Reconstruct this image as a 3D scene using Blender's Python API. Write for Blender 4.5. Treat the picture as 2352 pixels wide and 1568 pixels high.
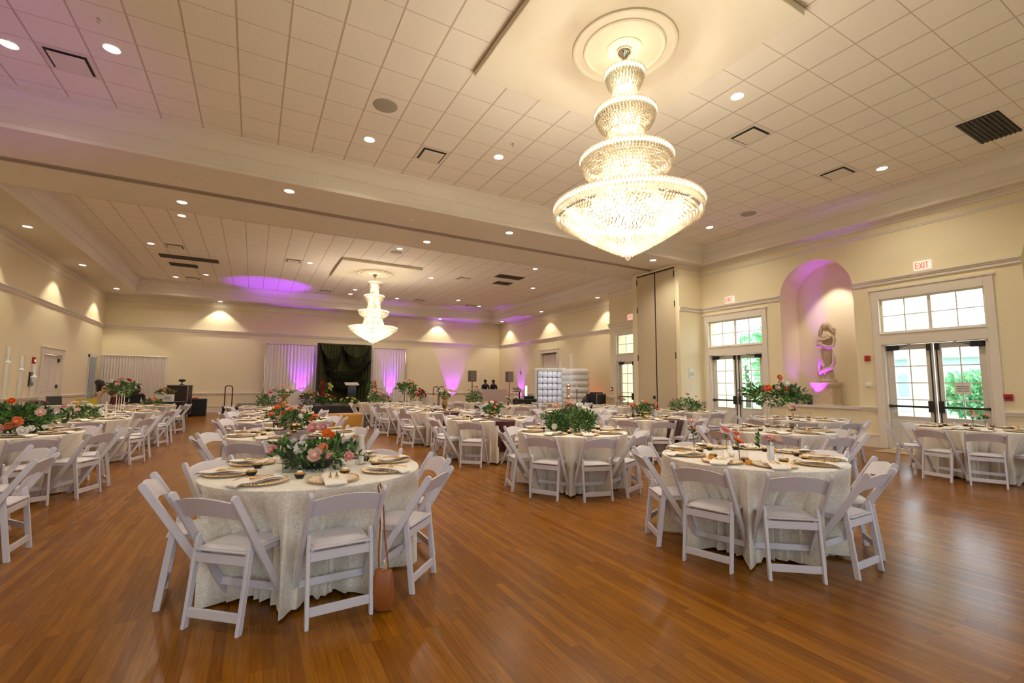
import bpy, bmesh, math, random
from math import sin, cos, pi, radians, atan2, hypot, sqrt
from mathutils import Vector, Matrix, Quaternion

random.seed(11)
for o in list(bpy.data.objects):
    bpy.data.objects.remove(o)
SC = bpy.context.scene
COL = SC.collection

# ---------------------------------------------------------------- camera
CAMZ = 1.40
cam_d = bpy.data.cameras.new('camera')
cam_d.sensor_width = 36.0
cam_d.lens = 1061.0 / 2352.0 * 36.0
cam_d.clip_start = 0.05
cam_d.clip_end = 300
cam = bpy.data.objects.new('camera', cam_d)
COL.objects.link(cam)
_y, _p, _r = 0.50860, 0.0948, 0.0067
fw = Vector((sin(_y) * cos(_p), cos(_y) * cos(_p), sin(_p)))
ri = Vector((cos(_y), -sin(_y), 0))
up = ri.cross(fw)
rr = cos(_r) * ri + sin(_r) * up
uu = -sin(_r) * ri + cos(_r) * up
cam.matrix_world = Matrix(((rr.x, uu.x, -fw.x, 0), (rr.y, uu.y, -fw.y, 0), (rr.z, uu.z, -fw.z, CAMZ), (0, 0, 0, 1)))
SC.camera = cam
cam_d.dof.use_dof = False

# ---------------------------------------------------------------- world, exposure
W = bpy.data.worlds.new('world')
SC.world = W
W.use_nodes = True
wn = W.node_tree.nodes
bg = wn['Background']
bg.inputs[0].default_value = (0.76, 0.88, 1.0, 1)
bg.inputs[1].default_value = 3.2
SC.view_settings.view_transform = 'Standard'
SC.view_settings.look = 'None'
SC.view_settings.gamma = 1
SC.view_settings.use_curve_mapping = False
SC.view_settings.exposure = 0.84

LAMP = (1.0, 0.89, 0.72)
PURPLE = (0.36, 0.02, 1.0)
E_SPOT_TILE = 104
E_SPOT_WALL = 75
E_CHAND = 30
E_PURPLE = 190

# ---------------------------------------------------------------- materials
MATS = {}


def mat(name, col, rough=0.6, metal=0.0, spec=0.5, emit=None, estr=0, alpha=1, trans=0, sheen=0, coat=0, noise=None, bump=None):
    if name in MATS:
        return MATS[name]
    m = bpy.data.materials.new(name)
    m.use_nodes = True
    nt = m.node_tree
    b = nt.nodes['Principled BSDF']
    b.inputs['Base Color'].default_value = (*col, 1)
    b.inputs['Roughness'].default_value = rough
    b.inputs['Metallic'].default_value = metal
    b.inputs['Specular IOR Level'].default_value = spec
    b.inputs['Transmission Weight'].default_value = trans
    b.inputs['Sheen Weight'].default_value = sheen
    b.inputs['Coat Weight'].default_value = coat
    b.inputs['Alpha'].default_value = alpha
    if emit:
        b.inputs['Emission Color'].default_value = (*emit, 1)
        b.inputs['Emission Strength'].default_value = estr
    if noise or bump:
        tc = nt.nodes.new('ShaderNodeTexCoord')
        nz = nt.nodes.new('ShaderNodeTexNoise')
        nt.links.new(tc.outputs['Object'], nz.inputs['Vector'])
        nz.inputs['Scale'].default_value = (noise or bump)[0]
        nz.inputs['Detail'].default_value = 4
        if noise:
            mx = nt.nodes.new('ShaderNodeMix')
            mx.data_type = 'RGBA'
            a = noise[1]
            mx.inputs['A'].default_value = (*[max(0, c * (1 - a)) for c in col], 1)
            mx.inputs['B'].default_value = (*[min(1, c * (1 + a)) for c in col], 1)
            nt.links.new(nz.outputs['Fac'], mx.inputs['Factor'])
            nt.links.new(mx.outputs['Result'], b.inputs['Base Color'])
        if bump:
            nz2 = nz
            if noise:
                nz2 = nt.nodes.new('ShaderNodeTexNoise')
                nz2.inputs['Scale'].default_value = bump[0]
                nt.links.new(tc.outputs['Object'], nz2.inputs['Vector'])
            bp = nt.nodes.new('ShaderNodeBump')
            bp.inputs['Strength'].default_value = bump[1]
            bp.inputs['Distance'].default_value = 0.01
            nt.links.new(nz2.outputs['Fac'], bp.inputs['Height'])
            nt.links.new(bp.outputs['Normal'], b.inputs['Normal'])
    MATS[name] = m
    return m


def glass_mat(name, tint=(1, 1, 1), gloss=0.12, rough=0.02):
    """thin clear sheet: lets light straight through and mirrors a little"""
    if name in MATS:
        return MATS[name]
    m = bpy.data.materials.new(name)
    m.use_nodes = True
    nt = m.node_tree
    nt.nodes.clear()
    out = nt.nodes.new('ShaderNodeOutputMaterial')
    tr = nt.nodes.new('ShaderNodeBsdfTransparent')
    tr.inputs[0].default_value = (*tint, 1)
    gl = nt.nodes.new('ShaderNodeBsdfGlossy')
    gl.inputs['Roughness'].default_value = rough
    lw = nt.nodes.new('ShaderNodeLayerWeight')
    lw.inputs['Blend'].default_value = gloss
    mx = nt.nodes.new('ShaderNodeMixShader')
    pw = nt.nodes.new('ShaderNodeMath')
    pw.operation = 'POWER'
    pw.inputs[1].default_value = 3.0
    lw.inputs['Blend'].default_value = 0.5
    ml = nt.nodes.new('ShaderNodeMath')
    ml.operation = 'MULTIPLY_ADD'
    ml.inputs[1].default_value = min(0.9, gloss * 2.2)
    ml.inputs[2].default_value = 0.03
    nt.links.new(lw.outputs['Facing'], pw.inputs[0])
    nt.links.new(pw.outputs[0], ml.inputs[0])
    nt.links.new(ml.outputs[0], mx.inputs[0])
    nt.links.new(tr.outputs[0], mx.inputs[1])
    nt.links.new(gl.outputs[0], mx.inputs[2])
    nt.links.new(mx.outputs[0], out.inputs[0])
    MATS[name] = m
    return m


M_WALL = mat('cream_wall_paint', (0.86, 0.755, 0.52), 0.75, spec=0.2, bump=(60, 0.03))
M_TRIM = mat('off_white_trim', (0.80, 0.73, 0.64), 0.45, spec=0.4)
M_CEILP = mat('ceiling_plaster', (0.76, 0.69, 0.58), 0.8, spec=0.2)
M_CHAIR = mat('white_resin', (0.66, 0.62, 0.67), 0.42, spec=0.45)
M_PAD = mat('white_vinyl_pad', (0.70, 0.66, 0.71), 0.4, spec=0.45)
M_GOLD = mat('polished_gold', (0.80, 0.55, 0.22), 0.22, metal=1)
M_BLACK = mat('black_plastic', (0.012, 0.012, 0.013), 0.5)
M_DKMET = mat('dark_bronze_metal', (0.05, 0.045, 0.04), 0.4, metal=0.6)
M_GLASS = glass_mat('clear_glass', (0.985, 0.985, 0.985), 0.20)
M_PANE = glass_mat('window_glass', (0.94, 0.97, 0.97), 0.1)
M_LEAF = mat('green_leaf', (0.036, 0.078, 0.020), 0.5, noise=(9, 0.75))
M_LEAF2 = mat('bright_green_leaf', (0.12, 0.27, 0.035), 0.5, noise=(9, 0.6))
M_STEM = mat('green_stem', (0.06, 0.15, 0.03), 0.6)
M_CREAM = mat('cream_napkin', (0.88, 0.81, 0.72), 0.8)
M_CAKE = mat('golden_cake', (0.55, 0.27, 0.05), 0.8)
M_FROST = mat('white_frosting', (0.85, 0.80, 0.70), 0.6)
M_WAX = mat('ivory_wax', (0.82, 0.76, 0.66), 0.5)
M_RED = mat('fire_alarm_red', (0.45, 0.02, 0.02), 0.4)
M_STONE = mat('tan_statue_stone', (0.52, 0.40, 0.27), 0.8, noise=(8, 0.3))
M_WHITEP = mat('white_paper', (0.85, 0.82, 0.76), 0.7)
M_CHROME = mat('chrome', (0.8, 0.8, 0.8), 0.1, metal=1)
M_TULLE = mat('white_tulle', (0.85, 0.83, 0.82), 0.9, alpha=0.55)
M_SKIN = mat('skin_tone', (0.50, 0.26, 0.13), 0.55)
M_SKIND = mat('dark_skin_tone', (0.10, 0.05, 0.03), 0.55)
M_HAIR = mat('dark_hair', (0.02, 0.008, 0.006), 0.5)
M_MAROON = mat('maroon_runner_fabric', (0.07, 0.005, 0.008), 0.85, sheen=0.3)
M_DRAPEW = mat('white_drape_fabric', (0.78, 0.70, 0.64), 0.85)

PETAL = {
    'pink': mat('pink_petal', (0.80, 0.36, 0.36), 0.6), 'blush': mat('blush_petal', (0.85, 0.56, 0.46), 0.6),
    'white': mat('white_petal', (0.86, 0.82, 0.76), 0.6), 'orange': mat('orange_petal', (0.80, 0.17, 0.015), 0.6),
    'coral': mat('coral_petal', (0.82, 0.25, 0.10), 0.6), 'red': mat('red_petal', (0.55, 0.015, 0.02), 0.6),
    'magenta': mat('magenta_petal', (0.65, 0.02, 0.25), 0.6), 'yellow': mat('pale_yellow_petal', (0.75, 0.68, 0.22), 0.6)}


def velvet():
    m = bpy.data.materials.new('cream_crushed_velvet')
    m.use_nodes = True
    nt = m.node_tree
    b = nt.nodes['Principled BSDF']
    tc = nt.nodes.new('ShaderNodeTexCoord')
    n1 = nt.nodes.new('ShaderNodeTexNoise')
    n1.inputs['Scale'].default_value = 55
    n1.inputs['Detail'].default_value = 6
    n1.inputs['Distortion'].default_value = 1.4
    nt.links.new(tc.outputs['Object'], n1.inputs['Vector'])
    r = nt.nodes.new('ShaderNodeValToRGB')
    r.color_ramp.elements[0].position = 0.35
    r.color_ramp.elements[0].color = (0.70, 0.62, 0.51, 1)
    r.color_ramp.elements[1].position = 0.66
    r.color_ramp.elements[1].color = (0.90, 0.84, 0.74, 1)
    nt.links.new(n1.outputs['Fac'], r.inputs[0])
    nt.links.new(r.outputs[0], b.inputs['Base Color'])
    b.inputs['Roughness'].default_value = 0.55
    b.inputs['Sheen Weight'].default_value = 0.4
    bp = nt.nodes.new('ShaderNodeBump')
    bp.inputs['Strength'].default_value = 0.35
    bp.inputs['Distance'].default_value = 0.01
    nt.links.new(n1.outputs['Fac'], bp.inputs['Height'])
    nt.links.new(bp.outputs['Normal'], b.inputs['Normal'])
    return m


M_CLOTH = velvet()
M_CLOTH2 = mat('plain_cream_cloth', (0.80, 0.72, 0.60), 0.75, sheen=0.2, noise=(6, 0.06))


def floor_mat():
    m = bpy.data.materials.new('oak_strip_floor')
    m.use_nodes = True
    nt = m.node_tree
    N, L = nt.nodes, nt.links
    b = N['Principled BSDF']
    tc = N.new('ShaderNodeTexCoord')
    mp = N.new('ShaderNodeMapping')
    mp.inputs['Rotation'].default_value = (0, 0, radians(90))
    L.new(tc.outputs['Object'], mp.inputs['Vector'])
    br = N.new('ShaderNodeTexBrick')
    br.offset = 0.37
    br.offset_frequency = 3
    br.inputs['Scale'].default_value = 1
    br.inputs['Brick Width'].default_value = 0.9
    br.inputs['Row Height'].default_value = 0.058
    br.inputs['Mortar Size'].default_value = 0.0009
    br.inputs['Mortar Smooth'].default_value = 0.3
    br.inputs['Bias'].default_value = 0
    br.inputs['Color1'].default_value = (0.178, 0.058, 0.001, 1)
    br.inputs['Color2'].default_value = (0.268, 0.097, 0.003, 1)
    br.inputs['Mortar'].default_value = (0.09, 0.035, 0.006, 1)
    L.new(mp.outputs[0], br.inputs['Vector'])
    mp2 = N.new('ShaderNodeMapping')
    mp2.inputs['Scale'].default_value = (30, 1.6, 1)
    L.new(tc.outputs['Object'], mp2.inputs['Vector'])
    nz = N.new('ShaderNodeTexNoise')
    nz.inputs['Scale'].default_value = 2.2
    nz.inputs['Detail'].default_value = 6
    nz.inputs['Roughness'].default_value = 0.65
    L.new(mp2.outputs[0], nz.inputs['Vector'])
    mx = N.new('ShaderNodeMix')
    mx.data_type = 'RGBA'
    mx.blend_type = 'OVERLAY'
    mx.inputs['Factor'].default_value = 0.55
    L.new(br.outputs['Color'], mx.inputs['A'])
    L.new(nz.outputs['Fac'], mx.inputs['B'])
    L.new(mx.outputs['Result'], b.inputs['Base Color'])
    n3 = N.new('ShaderNodeTexNoise')
    n3.inputs['Scale'].default_value = 1.1
    L.new(tc.outputs['Object'], n3.inputs['Vector'])
    mr = N.new('ShaderNodeMapRange')
    mr.inputs['To Min'].default_value = 0.17
    mr.inputs['To Max'].default_value = 0.32
    L.new(n3.outputs['Fac'], mr.inputs['Value'])
    L.new(mr.outputs[0], b.inputs['Roughness'])
    bp = N.new('ShaderNodeBump')
    bp.inputs['Strength'].default_value = 0.10
    bp.inputs['Distance'].default_value = 0.004
    ad = N.new('ShaderNodeMath')
    ad.operation = 'SUBTRACT'
    L.new(nz.outputs['Fac'], ad.inputs[0])
    L.new(br.outputs['Fac'], ad.inputs[1])
    L.new(ad.outputs[0], bp.inputs['Height'])
    L.new(bp.outputs['Normal'], b.inputs['Normal'])
    b.inputs['Specular IOR Level'].default_value = 0.22
    b.inputs['Specular Tint'].default_value = (1.0, 0.88, 0.70, 1)
    return m


def tile_mat():
    """2 ft acoustic tiles on the building's own lattice"""
    m = bpy.data.materials.new('acoustic_ceiling_tile')
    m.use_nodes = True
    nt = m.node_tree
    N, L = nt.nodes, nt.links
    b = N['Principled BSDF']
    b.inputs['Roughness'].default_value = 0.9
    b.inputs['Specular IOR Level'].default_value = 0.1
    tc = N.new('ShaderNodeTexCoord')
    sx = N.new('ShaderNodeSeparateXYZ')
    L.new(tc.outputs['Object'], sx.inputs[0])

    def line(sock, off, w0, w1):
        a = N.new('ShaderNodeMath'); a.operation = 'SUBTRACT'; a.inputs[1].default_value = off
        L.new(sock, a.inputs[0])
        d = N.new('ShaderNodeMath'); d.operation = 'DIVIDE'; d.inputs[1].default_value = 0.6096
        L.new(a.outputs[0], d.inputs[0])
        p = N.new('ShaderNodeMath'); p.operation = 'PINGPONG'; p.inputs[1].default_value = 0.5
        L.new(d.outputs[0], p.inputs[0])
        r = N.new('ShaderNodeMapRange')
        r.inputs['From Min'].default_value = w0
        r.inputs['From Max'].default_value = w1
        L.new(p.outputs[0], r.inputs['Value'])
        return r.outputs[0]
    a = line(sx.outputs[0], -0.487 * 4.636, 0.012, 0.024)
    c = line(sx.outputs[1], 0.747 * 4.636, 0.005, 0.013)
    mn = N.new('ShaderNodeMath'); mn.operation = 'MINIMUM'
    L.new(a, mn.inputs[0]); L.new(c, mn.inputs[1])
    mx = N.new('ShaderNodeMix'); mx.data_type = 'RGBA'
    mx.inputs['A'].default_value = (0.58, 0.49, 0.39, 1)  # grid bars, with the shade along the tile edges painted in
    mx.inputs['B'].default_value = (0.86, 0.785, 0.69, 1)
    L.new(mn.outputs[0], mx.inputs['Factor'])
    L.new(mx.outputs['Result'], b.inputs['Base Color'])
    bp = N.new('ShaderNodeBump')
    bp.inputs['Strength'].default_value = 0.5
    bp.inputs['Distance'].default_value = 0.012
    L.new(mn.outputs[0], bp.inputs['Height'])
    L.new(bp.outputs['Normal'], b.inputs['Normal'])
    return m


# ---------------------------------------------------------------- mesh kit
class MB:
    def __init__(s):
        s.v = []
        s.f = []
        s.m = []
        s.cm = 0

    def add(s, vs, fs, mt=None):
        k = len(s.v)
        s.v += [tuple(v) for v in vs]
        s.f += [tuple(i + k for i in f) for f in fs]
        s.m += [s.cm if mt is None else mt] * len(fs)
        return s

    def box(s, x0, x1, y0, y1, z0, z1, mt=None):
        vs = [(x, y, z) for z in (z0, z1) for y in (y0, y1) for x in (x0, x1)]
        return s.add(vs, [(0, 2, 3, 1), (4, 5, 7, 6), (0, 1, 5, 4), (2, 6, 7, 3), (0, 4, 6, 2), (1, 3, 7, 5)], mt)

    def bar(s, p, q, w, d, side=(1, 0, 0), mt=None):
        """rectangular bar from p to q; w measured along side, d across it"""
        p, q = Vector(p), Vector(q)
        t = (q - p).normalized()
        a = Vector(side)
        a = (a - t * a.dot(t)).normalized()
        b = t.cross(a)
        vs = []
        for c in (p, q):
            for i, j in ((-1, -1), (1, -1), (1, 1), (-1, 1)):
                vs.append(c + a * (w / 2 * i) + b * (d / 2 * j))
        return s.add(vs, [(3, 2, 1, 0), (4, 5, 6, 7), (0, 1, 5, 4), (1, 2, 6, 5), (2, 3, 7, 6), (3, 0, 4, 7)], mt)

    def tube(s, pts, r, n=8, cap=True, mt=None):
        pts = [Vector(p) for p in pts]
        rs = r if isinstance(r, (list, tuple)) else [r] * len(pts)
        vs, fs = [], []
        prev = None
        for i, p in enumerate(pts):
            t = (pts[min(i + 1, len(pts) - 1)] - pts[max(i - 1, 0)]).normalized()
            if prev is None:
                a = Vector((1, 0, 0)) if abs(t.x) < 0.9 else Vector((0, 1, 0))
            else:
                a = prev
            a = (a - t * a.dot(t)).normalized()
            prev = a
            b = t.cross(a)
            for k in range(n):
                an = 2 * pi * k / n
                vs.append(p + (a * cos(an) + b * sin(an)) * rs[i])
        for i in range(len(pts) - 1):
            for k in range(n):
                fs.append((i * n + k, i * n + (k + 1) % n, (i + 1) * n + (k + 1) % n, (i + 1) * n + k))
        if cap:
            fs.append(tuple(reversed(range(n))))
            fs.append(tuple((len(pts) - 1) * n + k for k in range(n)))
        return s.add(vs, fs, mt)

    def lathe(s, prof, n=24, c=(0, 0, 0), cap0=True, cap1=True, mt=None, flute=0, nf=0):
        vs, fs = [], []
        for r, z in prof:
            for k in range(n):
                an = 2 * pi * k / n
                q = r * (1 + flute * cos(nf * an)) if nf else r
                vs.append((c[0] + q * cos(an), c[1] + q * sin(an), c[2] + z))
        for i in range(len(prof) - 1):
            for k in range(n):
                fs.append((i * n + k, i * n + (k + 1) % n, (i + 1) * n + (k + 1) % n, (i + 1) * n + k))
        if cap0:
            fs.append(tuple(reversed(range(n))))
        if cap1:
            fs.append(tuple((len(prof) - 1) * n + k for k in range(n)))
        return s.add(vs, fs, mt)

    def ball(s, c, r, n=10, m=6, sc=(1, 1, 1), mt=None):
        vs, fs = [(c[0], c[1], c[2] - r * sc[2])], []
        for i in range(1, m):
            a = -pi / 2 + pi * i / m
            for k in range(n):
                b = 2 * pi * k / n
                vs.append((c[0] + r * cos(a) * cos(b) * sc[0], c[1] + r * cos(a) * sin(b) * sc[1], c[2] + r * sin(a) * sc[2]))
        vs.append((c[0], c[1], c[2] + r * sc[2]))
        for k in range(n):
            fs.append((0, 1 + (k + 1) % n, 1 + k))
        for i in range(m - 2):
            for k in range(n):
                fs.append((1 + i * n + k, 1 + i * n + (k + 1) % n, 1 + (i + 1) * n + (k + 1) % n, 1 + (i + 1) * n + k))
        t = 1 + (m - 1) * n
        for k in range(n):
            fs.append((t, t - n + k, t - n + (k + 1) % n))
        return s.add(vs, fs, mt)

    def octa(s, c, r, h, mt=None):
        x, y, z = c
        return s.add([(x + r, y, z), (x, y + r, z), (x - r, y, z), (x, y - r, z), (x, y, z + h), (x, y, z - h)],
                     [(0, 1, 4), (1, 2, 4), (2, 3, 4), (3, 0, 4), (1, 0, 5), (2, 1, 5), (3, 2, 5), (0, 3, 5)], mt)

    def plate(s, poly, x0, x1, mt=None):
        """extrude a (y,z) polygon from x0 to x1"""
        n = len(poly)
        vs = [(x0, y, z) for y, z in poly] + [(x1, y, z) for y, z in poly]
        fs = [tuple(range(n)), tuple(reversed(range(n, 2 * n)))] + [((i + 1) % n, i, n + i, n + (i + 1) % n) for i in range(n)]
        return s.add(vs, fs, mt)

    def xf(s, M):
        s.v = [tuple(M @ Vector(v)) for v in s.v]
        return s

    def mesh(s, name, mats, smooth=False, bevel=0, seg=1):
        me = bpy.data.meshes.new(name)
        me.from_pydata(s.v, [], s.f)
        for m in (mats if isinstance(mats, (list, tuple)) else [mats]):
            me.materials.append(m)
        for i, p in enumerate(me.polygons):
            p.material_index = s.m[i]
        bm = bmesh.new()
        bm.from_mesh(me)
        bmesh.ops.recalc_face_normals(bm, faces=bm.faces)
        if bevel:
            es = [e for e in bm.edges if e.is_manifold and e.calc_face_angle(0) > 0.6]
            bmesh.ops.bevel(bm, geom=es, offset=bevel, segments=seg, affect='EDGES', profile=0.5)
        bm.to_mesh(me)
        bm.free()
        if smooth:
            me.polygons.foreach_set('use_smooth', [True] * len(me.polygons))
            try:
                me.set_sharp_from_angle(angle=radians(42))
            except Exception:
                pass
        return me

    def obj(s, name, mats, parent=None, loc=None, **k):
        return link(name, s.mesh(name, mats, **k), parent, loc)


def link(name, me, parent=None, loc=None, rz=0):
    o = bpy.data.objects.new(name, me)
    COL.objects.link(o)
    if parent:
        o.parent = parent
    if loc is not None:
        o.location = loc
    if rz:
        o.rotation_euler = (0, 0, rz)
    return o


def tag(o, label, cat, group=None):
    o['label'] = label
    o['category'] = cat
    if group:
        o['group'] = group
    return o


def thing(name, label, cat, loc=(0, 0, 0), rz=0, group=None):
    o = link(name, None, None, loc, rz)
    o.empty_display_size = 0.1
    return tag(o, label, cat, group)


def struct(name, b, m, parent=None, **k):
    o = b.obj(name, m, parent, **k)
    if parent is None:
        o['kind'] = 'structure'
    return o


_TREE = {}


def tree(root):
    if root.name not in _TREE:
        _TREE[root.name] = [(c, list(c.children)) for c in root.children]
    return _TREE[root.name]


def dup(root, loc, rz=0, label=None, group=None, scale=None):
    """a copy of a thing with copies of its parts and sub-parts"""
    r = root.copy()
    COL.objects.link(r)
    r.location = loc
    r.rotation_euler = (0, 0, rz)
    if scale:
        r.scale = (scale,) * 3
    if label:
        r['label'] = label
    if group:
        r['group'] = group
    for ch, gs in tree(root):
        c = ch.copy()
        COL.objects.link(c)
        c.parent = r
        for g in gs:
            d = g.copy()
            COL.objects.link(d)
            d.parent = c
    return r


def spot(name, loc, target, power, col, ang, blend=0.5, rad=0.05, parent=None):
    d = bpy.data.lights.new(name, 'SPOT')
    d.energy = power
    d.color = col
    d.spot_size = radians(ang)
    d.spot_blend = blend
    d.shadow_soft_size = rad
    o = bpy.data.objects.new(name, d)
    COL.objects.link(o)
    o.location = loc
    v = Vector(target) - Vector(loc)
    o.rotation_euler = v.to_track_quat('-Z', 'Y').to_euler()
    if parent:
        o.parent = parent
    return o


def point(name, loc, power, col, rad=0.05, parent=None):
    d = bpy.data.lights.new(name, 'POINT')
    d.energy = power
    d.color = col
    d.shadow_soft_size = rad
    o = bpy.data.objects.new(name, d)
    COL.objects.link(o)
    o.location = loc
    if parent:
        o.parent = parent
    return o


# ================================================================ THE ROOM
XL, XR, XRB, YF, YM, YB = -5.94, 13.0, 14.0, -2.3, 10.29, 26.8
ZS, ZC = 5.39, 6.036           # soffit, tiled ceiling
FC = (-4.5, 12.77, -1.2, 9.96)  # front coffer
BC = (-4.75, 13.0, 12.87, 25.75)  # back coffer

M_FLOOR = floor_mat()
M_TILE = tile_mat()
b = MB().box(XL - .3, XRB + .3, YF - .3, YB + .3, -.12, 0)
struct('floor', b, M_FLOOR)

b = MB()
for c in (FC, BC):
    b.box(c[0] - .05, c[1] + .05, c[2] - .05, c[3] + .05, ZC, ZC + .1)
struct('ceiling', b, M_TILE)

# soffits and the beam that carries the partition track
b = MB()
T = ZC + .1
b.box(XL - .3, FC[0], YF - .3, FC[3], ZS, T)
b.box(FC[1], XR + .3, YF - .3, FC[3], ZS, T)
b.box(FC[0], FC[1], YF - .3, FC[2], ZS, T)
b.box(XL - .3, XRB + .3, FC[3], 11.27, ZS, T)
b.box(XL - .3, XRB + .3, 11.51, BC[2], ZS, T)
b.box(XL - .3, XRB + .3, 11.27, 11.51, ZS + .10, T)
b.box(XL - .3, BC[0], BC[2], YB + .3, ZS, T)
b.box(BC[1], XRB + .3, BC[2], YB + .3, ZS, T)
b.box(BC[0], BC[1], BC[3], YB + .3, ZS, T)
struct('ceiling', b, M_CEILP)

b = MB()
b.box(XL, 11.9, 11.30, 11.33, ZS + .005, ZS + .1)
b.box(XL, 11.9, 11.45, 11.48, ZS - .012, ZS + .1)
b.box(XL, 11.9, 11.34, 11.44, ZS + .03, ZS + .1)
struct('trim_1', b, mat('partition_track', (0.45, 0.36, 0.28), .5))


def ring(n, c, prof):
    x0, x1, y0, y1 = c
    b = MB()
    vs = []
    for d, z in prof:
        vs += [(x0 + d, y0 + d, z), (x1 - d, y0 + d, z), (x1 - d, y1 - d, z), (x0 + d, y1 - d, z)]
    fs = []
    for i in range(len(prof) - 1):
        for k in range(4):
            fs.append((i * 4 + k, i * 4 + (k + 1) % 4, i * 4 + 4 + (k + 1) % 4, i * 4 + 4 + k))
    b.add(vs, fs)
    struct(n, b, M_TRIM)


CROWN = [(-.002, ZS - .004), (.03, ZS - .004), (.03, ZS + .07), (.015, ZS + .085), (.015, ZS + .33), (.04, ZS + .34), (.05, ZS + .37),
         (.06, ZS + .43), (.085, ZS + .50), (.13, ZS + .56), (.16, ZS + .575), (.16, ZS + .60), (.19, ZS + .61), (.19, ZC + .002)]
ring('trim_2', FC, CROWN)
ring('trim_3', BC, CROWN)

# ---- walls
DH, DT0, DT1 = 2.41, 2.68, 3.51   # door head, transom
DC = (9.12, 4.355, -0.42)


def arch_niche(b, yc, hw, zs, zt, x0, x1, ztop):
    """wall strip with an arched opening from zs up; the niche behind it"""
    b.box(x0, x1, yc - hw, yc + hw, 0, zs)
    n = 28
    ys = [yc - hw * cos(pi * i / n) for i in range(n + 1)]
    zz = [zt - hw + hw * sin(pi * i / n) for i in range(n + 1)]
    for i in range(n):
        vs = []
        for x in (x0, x1):
            vs += [(x, ys[i], zz[i]), (x, ys[i + 1], zz[i + 1]), (x, ys[i + 1], ztop), (x, ys[i], ztop)]
        b.add(vs, [(0, 3, 2, 1), (4, 5, 6, 7), (0, 1, 5, 4), (3, 7, 6, 2)])


b = MB()
W0, W1 = XR, XR + .3
segs = [(YF - .3, DC[2] - .92), (DC[2] + .92, 1.95 - .92), (1.95 + .92, DC[1] - .92), (DC[1] + .92, 6.72 - .92), (6.72 + .92, DC[0] - .92), (DC[0] + .92, YM)]
for a0, a1 in segs:
    b.box(W0, W1, a0, a1, 0, ZS)
for c in DC:
    b.box(W0, W1, c - .92, c + .92, DT1, ZS)
for c in (6.72, 1.95):
    arch_niche(b, c, .92, .88, 4.82, W0, W1, ZS)
struct('wall_right', b, M_WALL)

for c in (6.72, 1.95):
    b = MB()
    n = 28
    dep = .85
    pr = [(c - .92, .88), (c - .92, 3.9)] + [(c - .92 * cos(pi * i / n), 3.9 + .92 * sin(pi * i / n)) for i in range(1, n)] + [(c + .92, 3.9), (c + .92, .88)]
    vs = [(XR + .3, y, z) for y, z in pr] + [(XR + dep, y, z) for y, z in pr]
    m = len(pr)
    fs = [(i, i + 1, m + i + 1, m + i) for i in range(m - 1)] + [(m - 1, 0, m, 2 * m - 1)]
    fs.append(tuple(range(m, 2 * m)))
    b.add(vs, fs)
    struct('wall_niche', b, M_WALL)
    b = MB().box(XR - .05, XR + dep, c - .92, c + .92, .88, .915)
    struct('trim_4', b, M_TRIM)

# pilaster that hides the folded partition
b = MB()
b.box(11.93, XRB + .3, YM, 12.40, 0, ZS)
struct('wall_pilaster', b, M_WALL)
# back bay right wall: forward piece with door 3, then the deeper wall
b = MB()
c = 13.54
b.box(XR, XRB + .3, 12.40, c - .92, 0, ZS)
b.box(XR, XRB + .3, c + .92, 14.88, 0, ZS)
b.box(XR, XR + .3, c - .92, c + .92, DT1, ZS)
# the deeper wall with its curtained doorway
D5 = (20.2, 21.75)
b.box(XRB, XRB + .3, 14.88, D5[0], 0, ZS)
b.box(XRB, XRB + .3, D5[1], YB + .3, 0, ZS)
b.box(XRB, XRB + .3, D5[0], D5[1], 3.18, ZS)
struct('wall_right', b, M_WALL)
struct('wall_back', MB().box(XL - .3, XRB, YB, YB + .3, 0, ZS), M_WALL)
b = MB()
b.box(XL - .3, XL, YF - .3, 20.32, 0, ZS)
b.box(XL - .3, XL, 21.93, YB, 0, ZS)
b.box(XL - .3, XL, 20.32, 21.93, 2.34, ZS)
struct('wall_left', b, M_WALL)
# wall behind the camera, with its daylight windows
b = MB()
FW = (-3.6, 0.6, 4.8, 9.0)
xs = XL
for x in FW:
    b.box(xs, x - .95, YF - .3, YF, 0, ZS)
    b.box(x - .95, x + .95, YF - .3, YF, 0, .8)
    b.box(x - .95, x + .95, YF - .3, YF, 3.5, ZS)
    xs = x + .95
b.box(xs, XR, YF - .3, YF, 0, ZS)
struct('wall_front', b, M_WALL)

# ---- mouldings: steps of (projection, z0, z1)
RAIL = [(.075, .045, .075), (.055, .01, .045), (.035, -.055, .01), (.02, -.075, -.055)]
CHAIRR = [(.05, .02, .045), (.032, -.035, .02), (.018, -.05, -.035)]
BASE = [(.022, 0, .27), (.035, .27, .30)]
THIN = [(.03, 0, .03), (.018, -.035, 0)]
TOPM = [(.05, -.05, 0), (.03, -.12, -.05)]


def mould(b, ax, fix, sg, a0, a1, z, st):
    for p, z0, z1 in st:
        lo, hi = sorted((fix, fix + sg * p))
        if ax == 'y':
            b.box(lo, hi, a0, a1, z + z0, z + z1)
        else:
            b.box(a0, a1, lo, hi, z + z0, z + z1)


def runs(b, z, st, brk=None, skip=()):
    """the same moulding round the whole room; brk lists openings on the right wall"""
    r = [(YF, YM)]
    if brk:
        pts = [YF]
        for c, h in sorted(brk):
            pts += [c - h, c + h]
        pts.append(YM)
        r = [(pts[i], pts[i + 1]) for i in range(0, len(pts), 2)]
    for a0, a1 in r:
        mould(b, 'y', XR, -1, a0, a1, z, st)
    mould(b, 'x', YM, -1, 11.93, XR, z, st)
    mould(b, 'y', XR, -1, 12.40, 14.88, z, st) if not skip else None
    mould(b, 'x', 14.88, 1, XR - .05, XRB, z, st)
    mould(b, 'x', YB, -1, XL, XRB, z, st)


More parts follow.
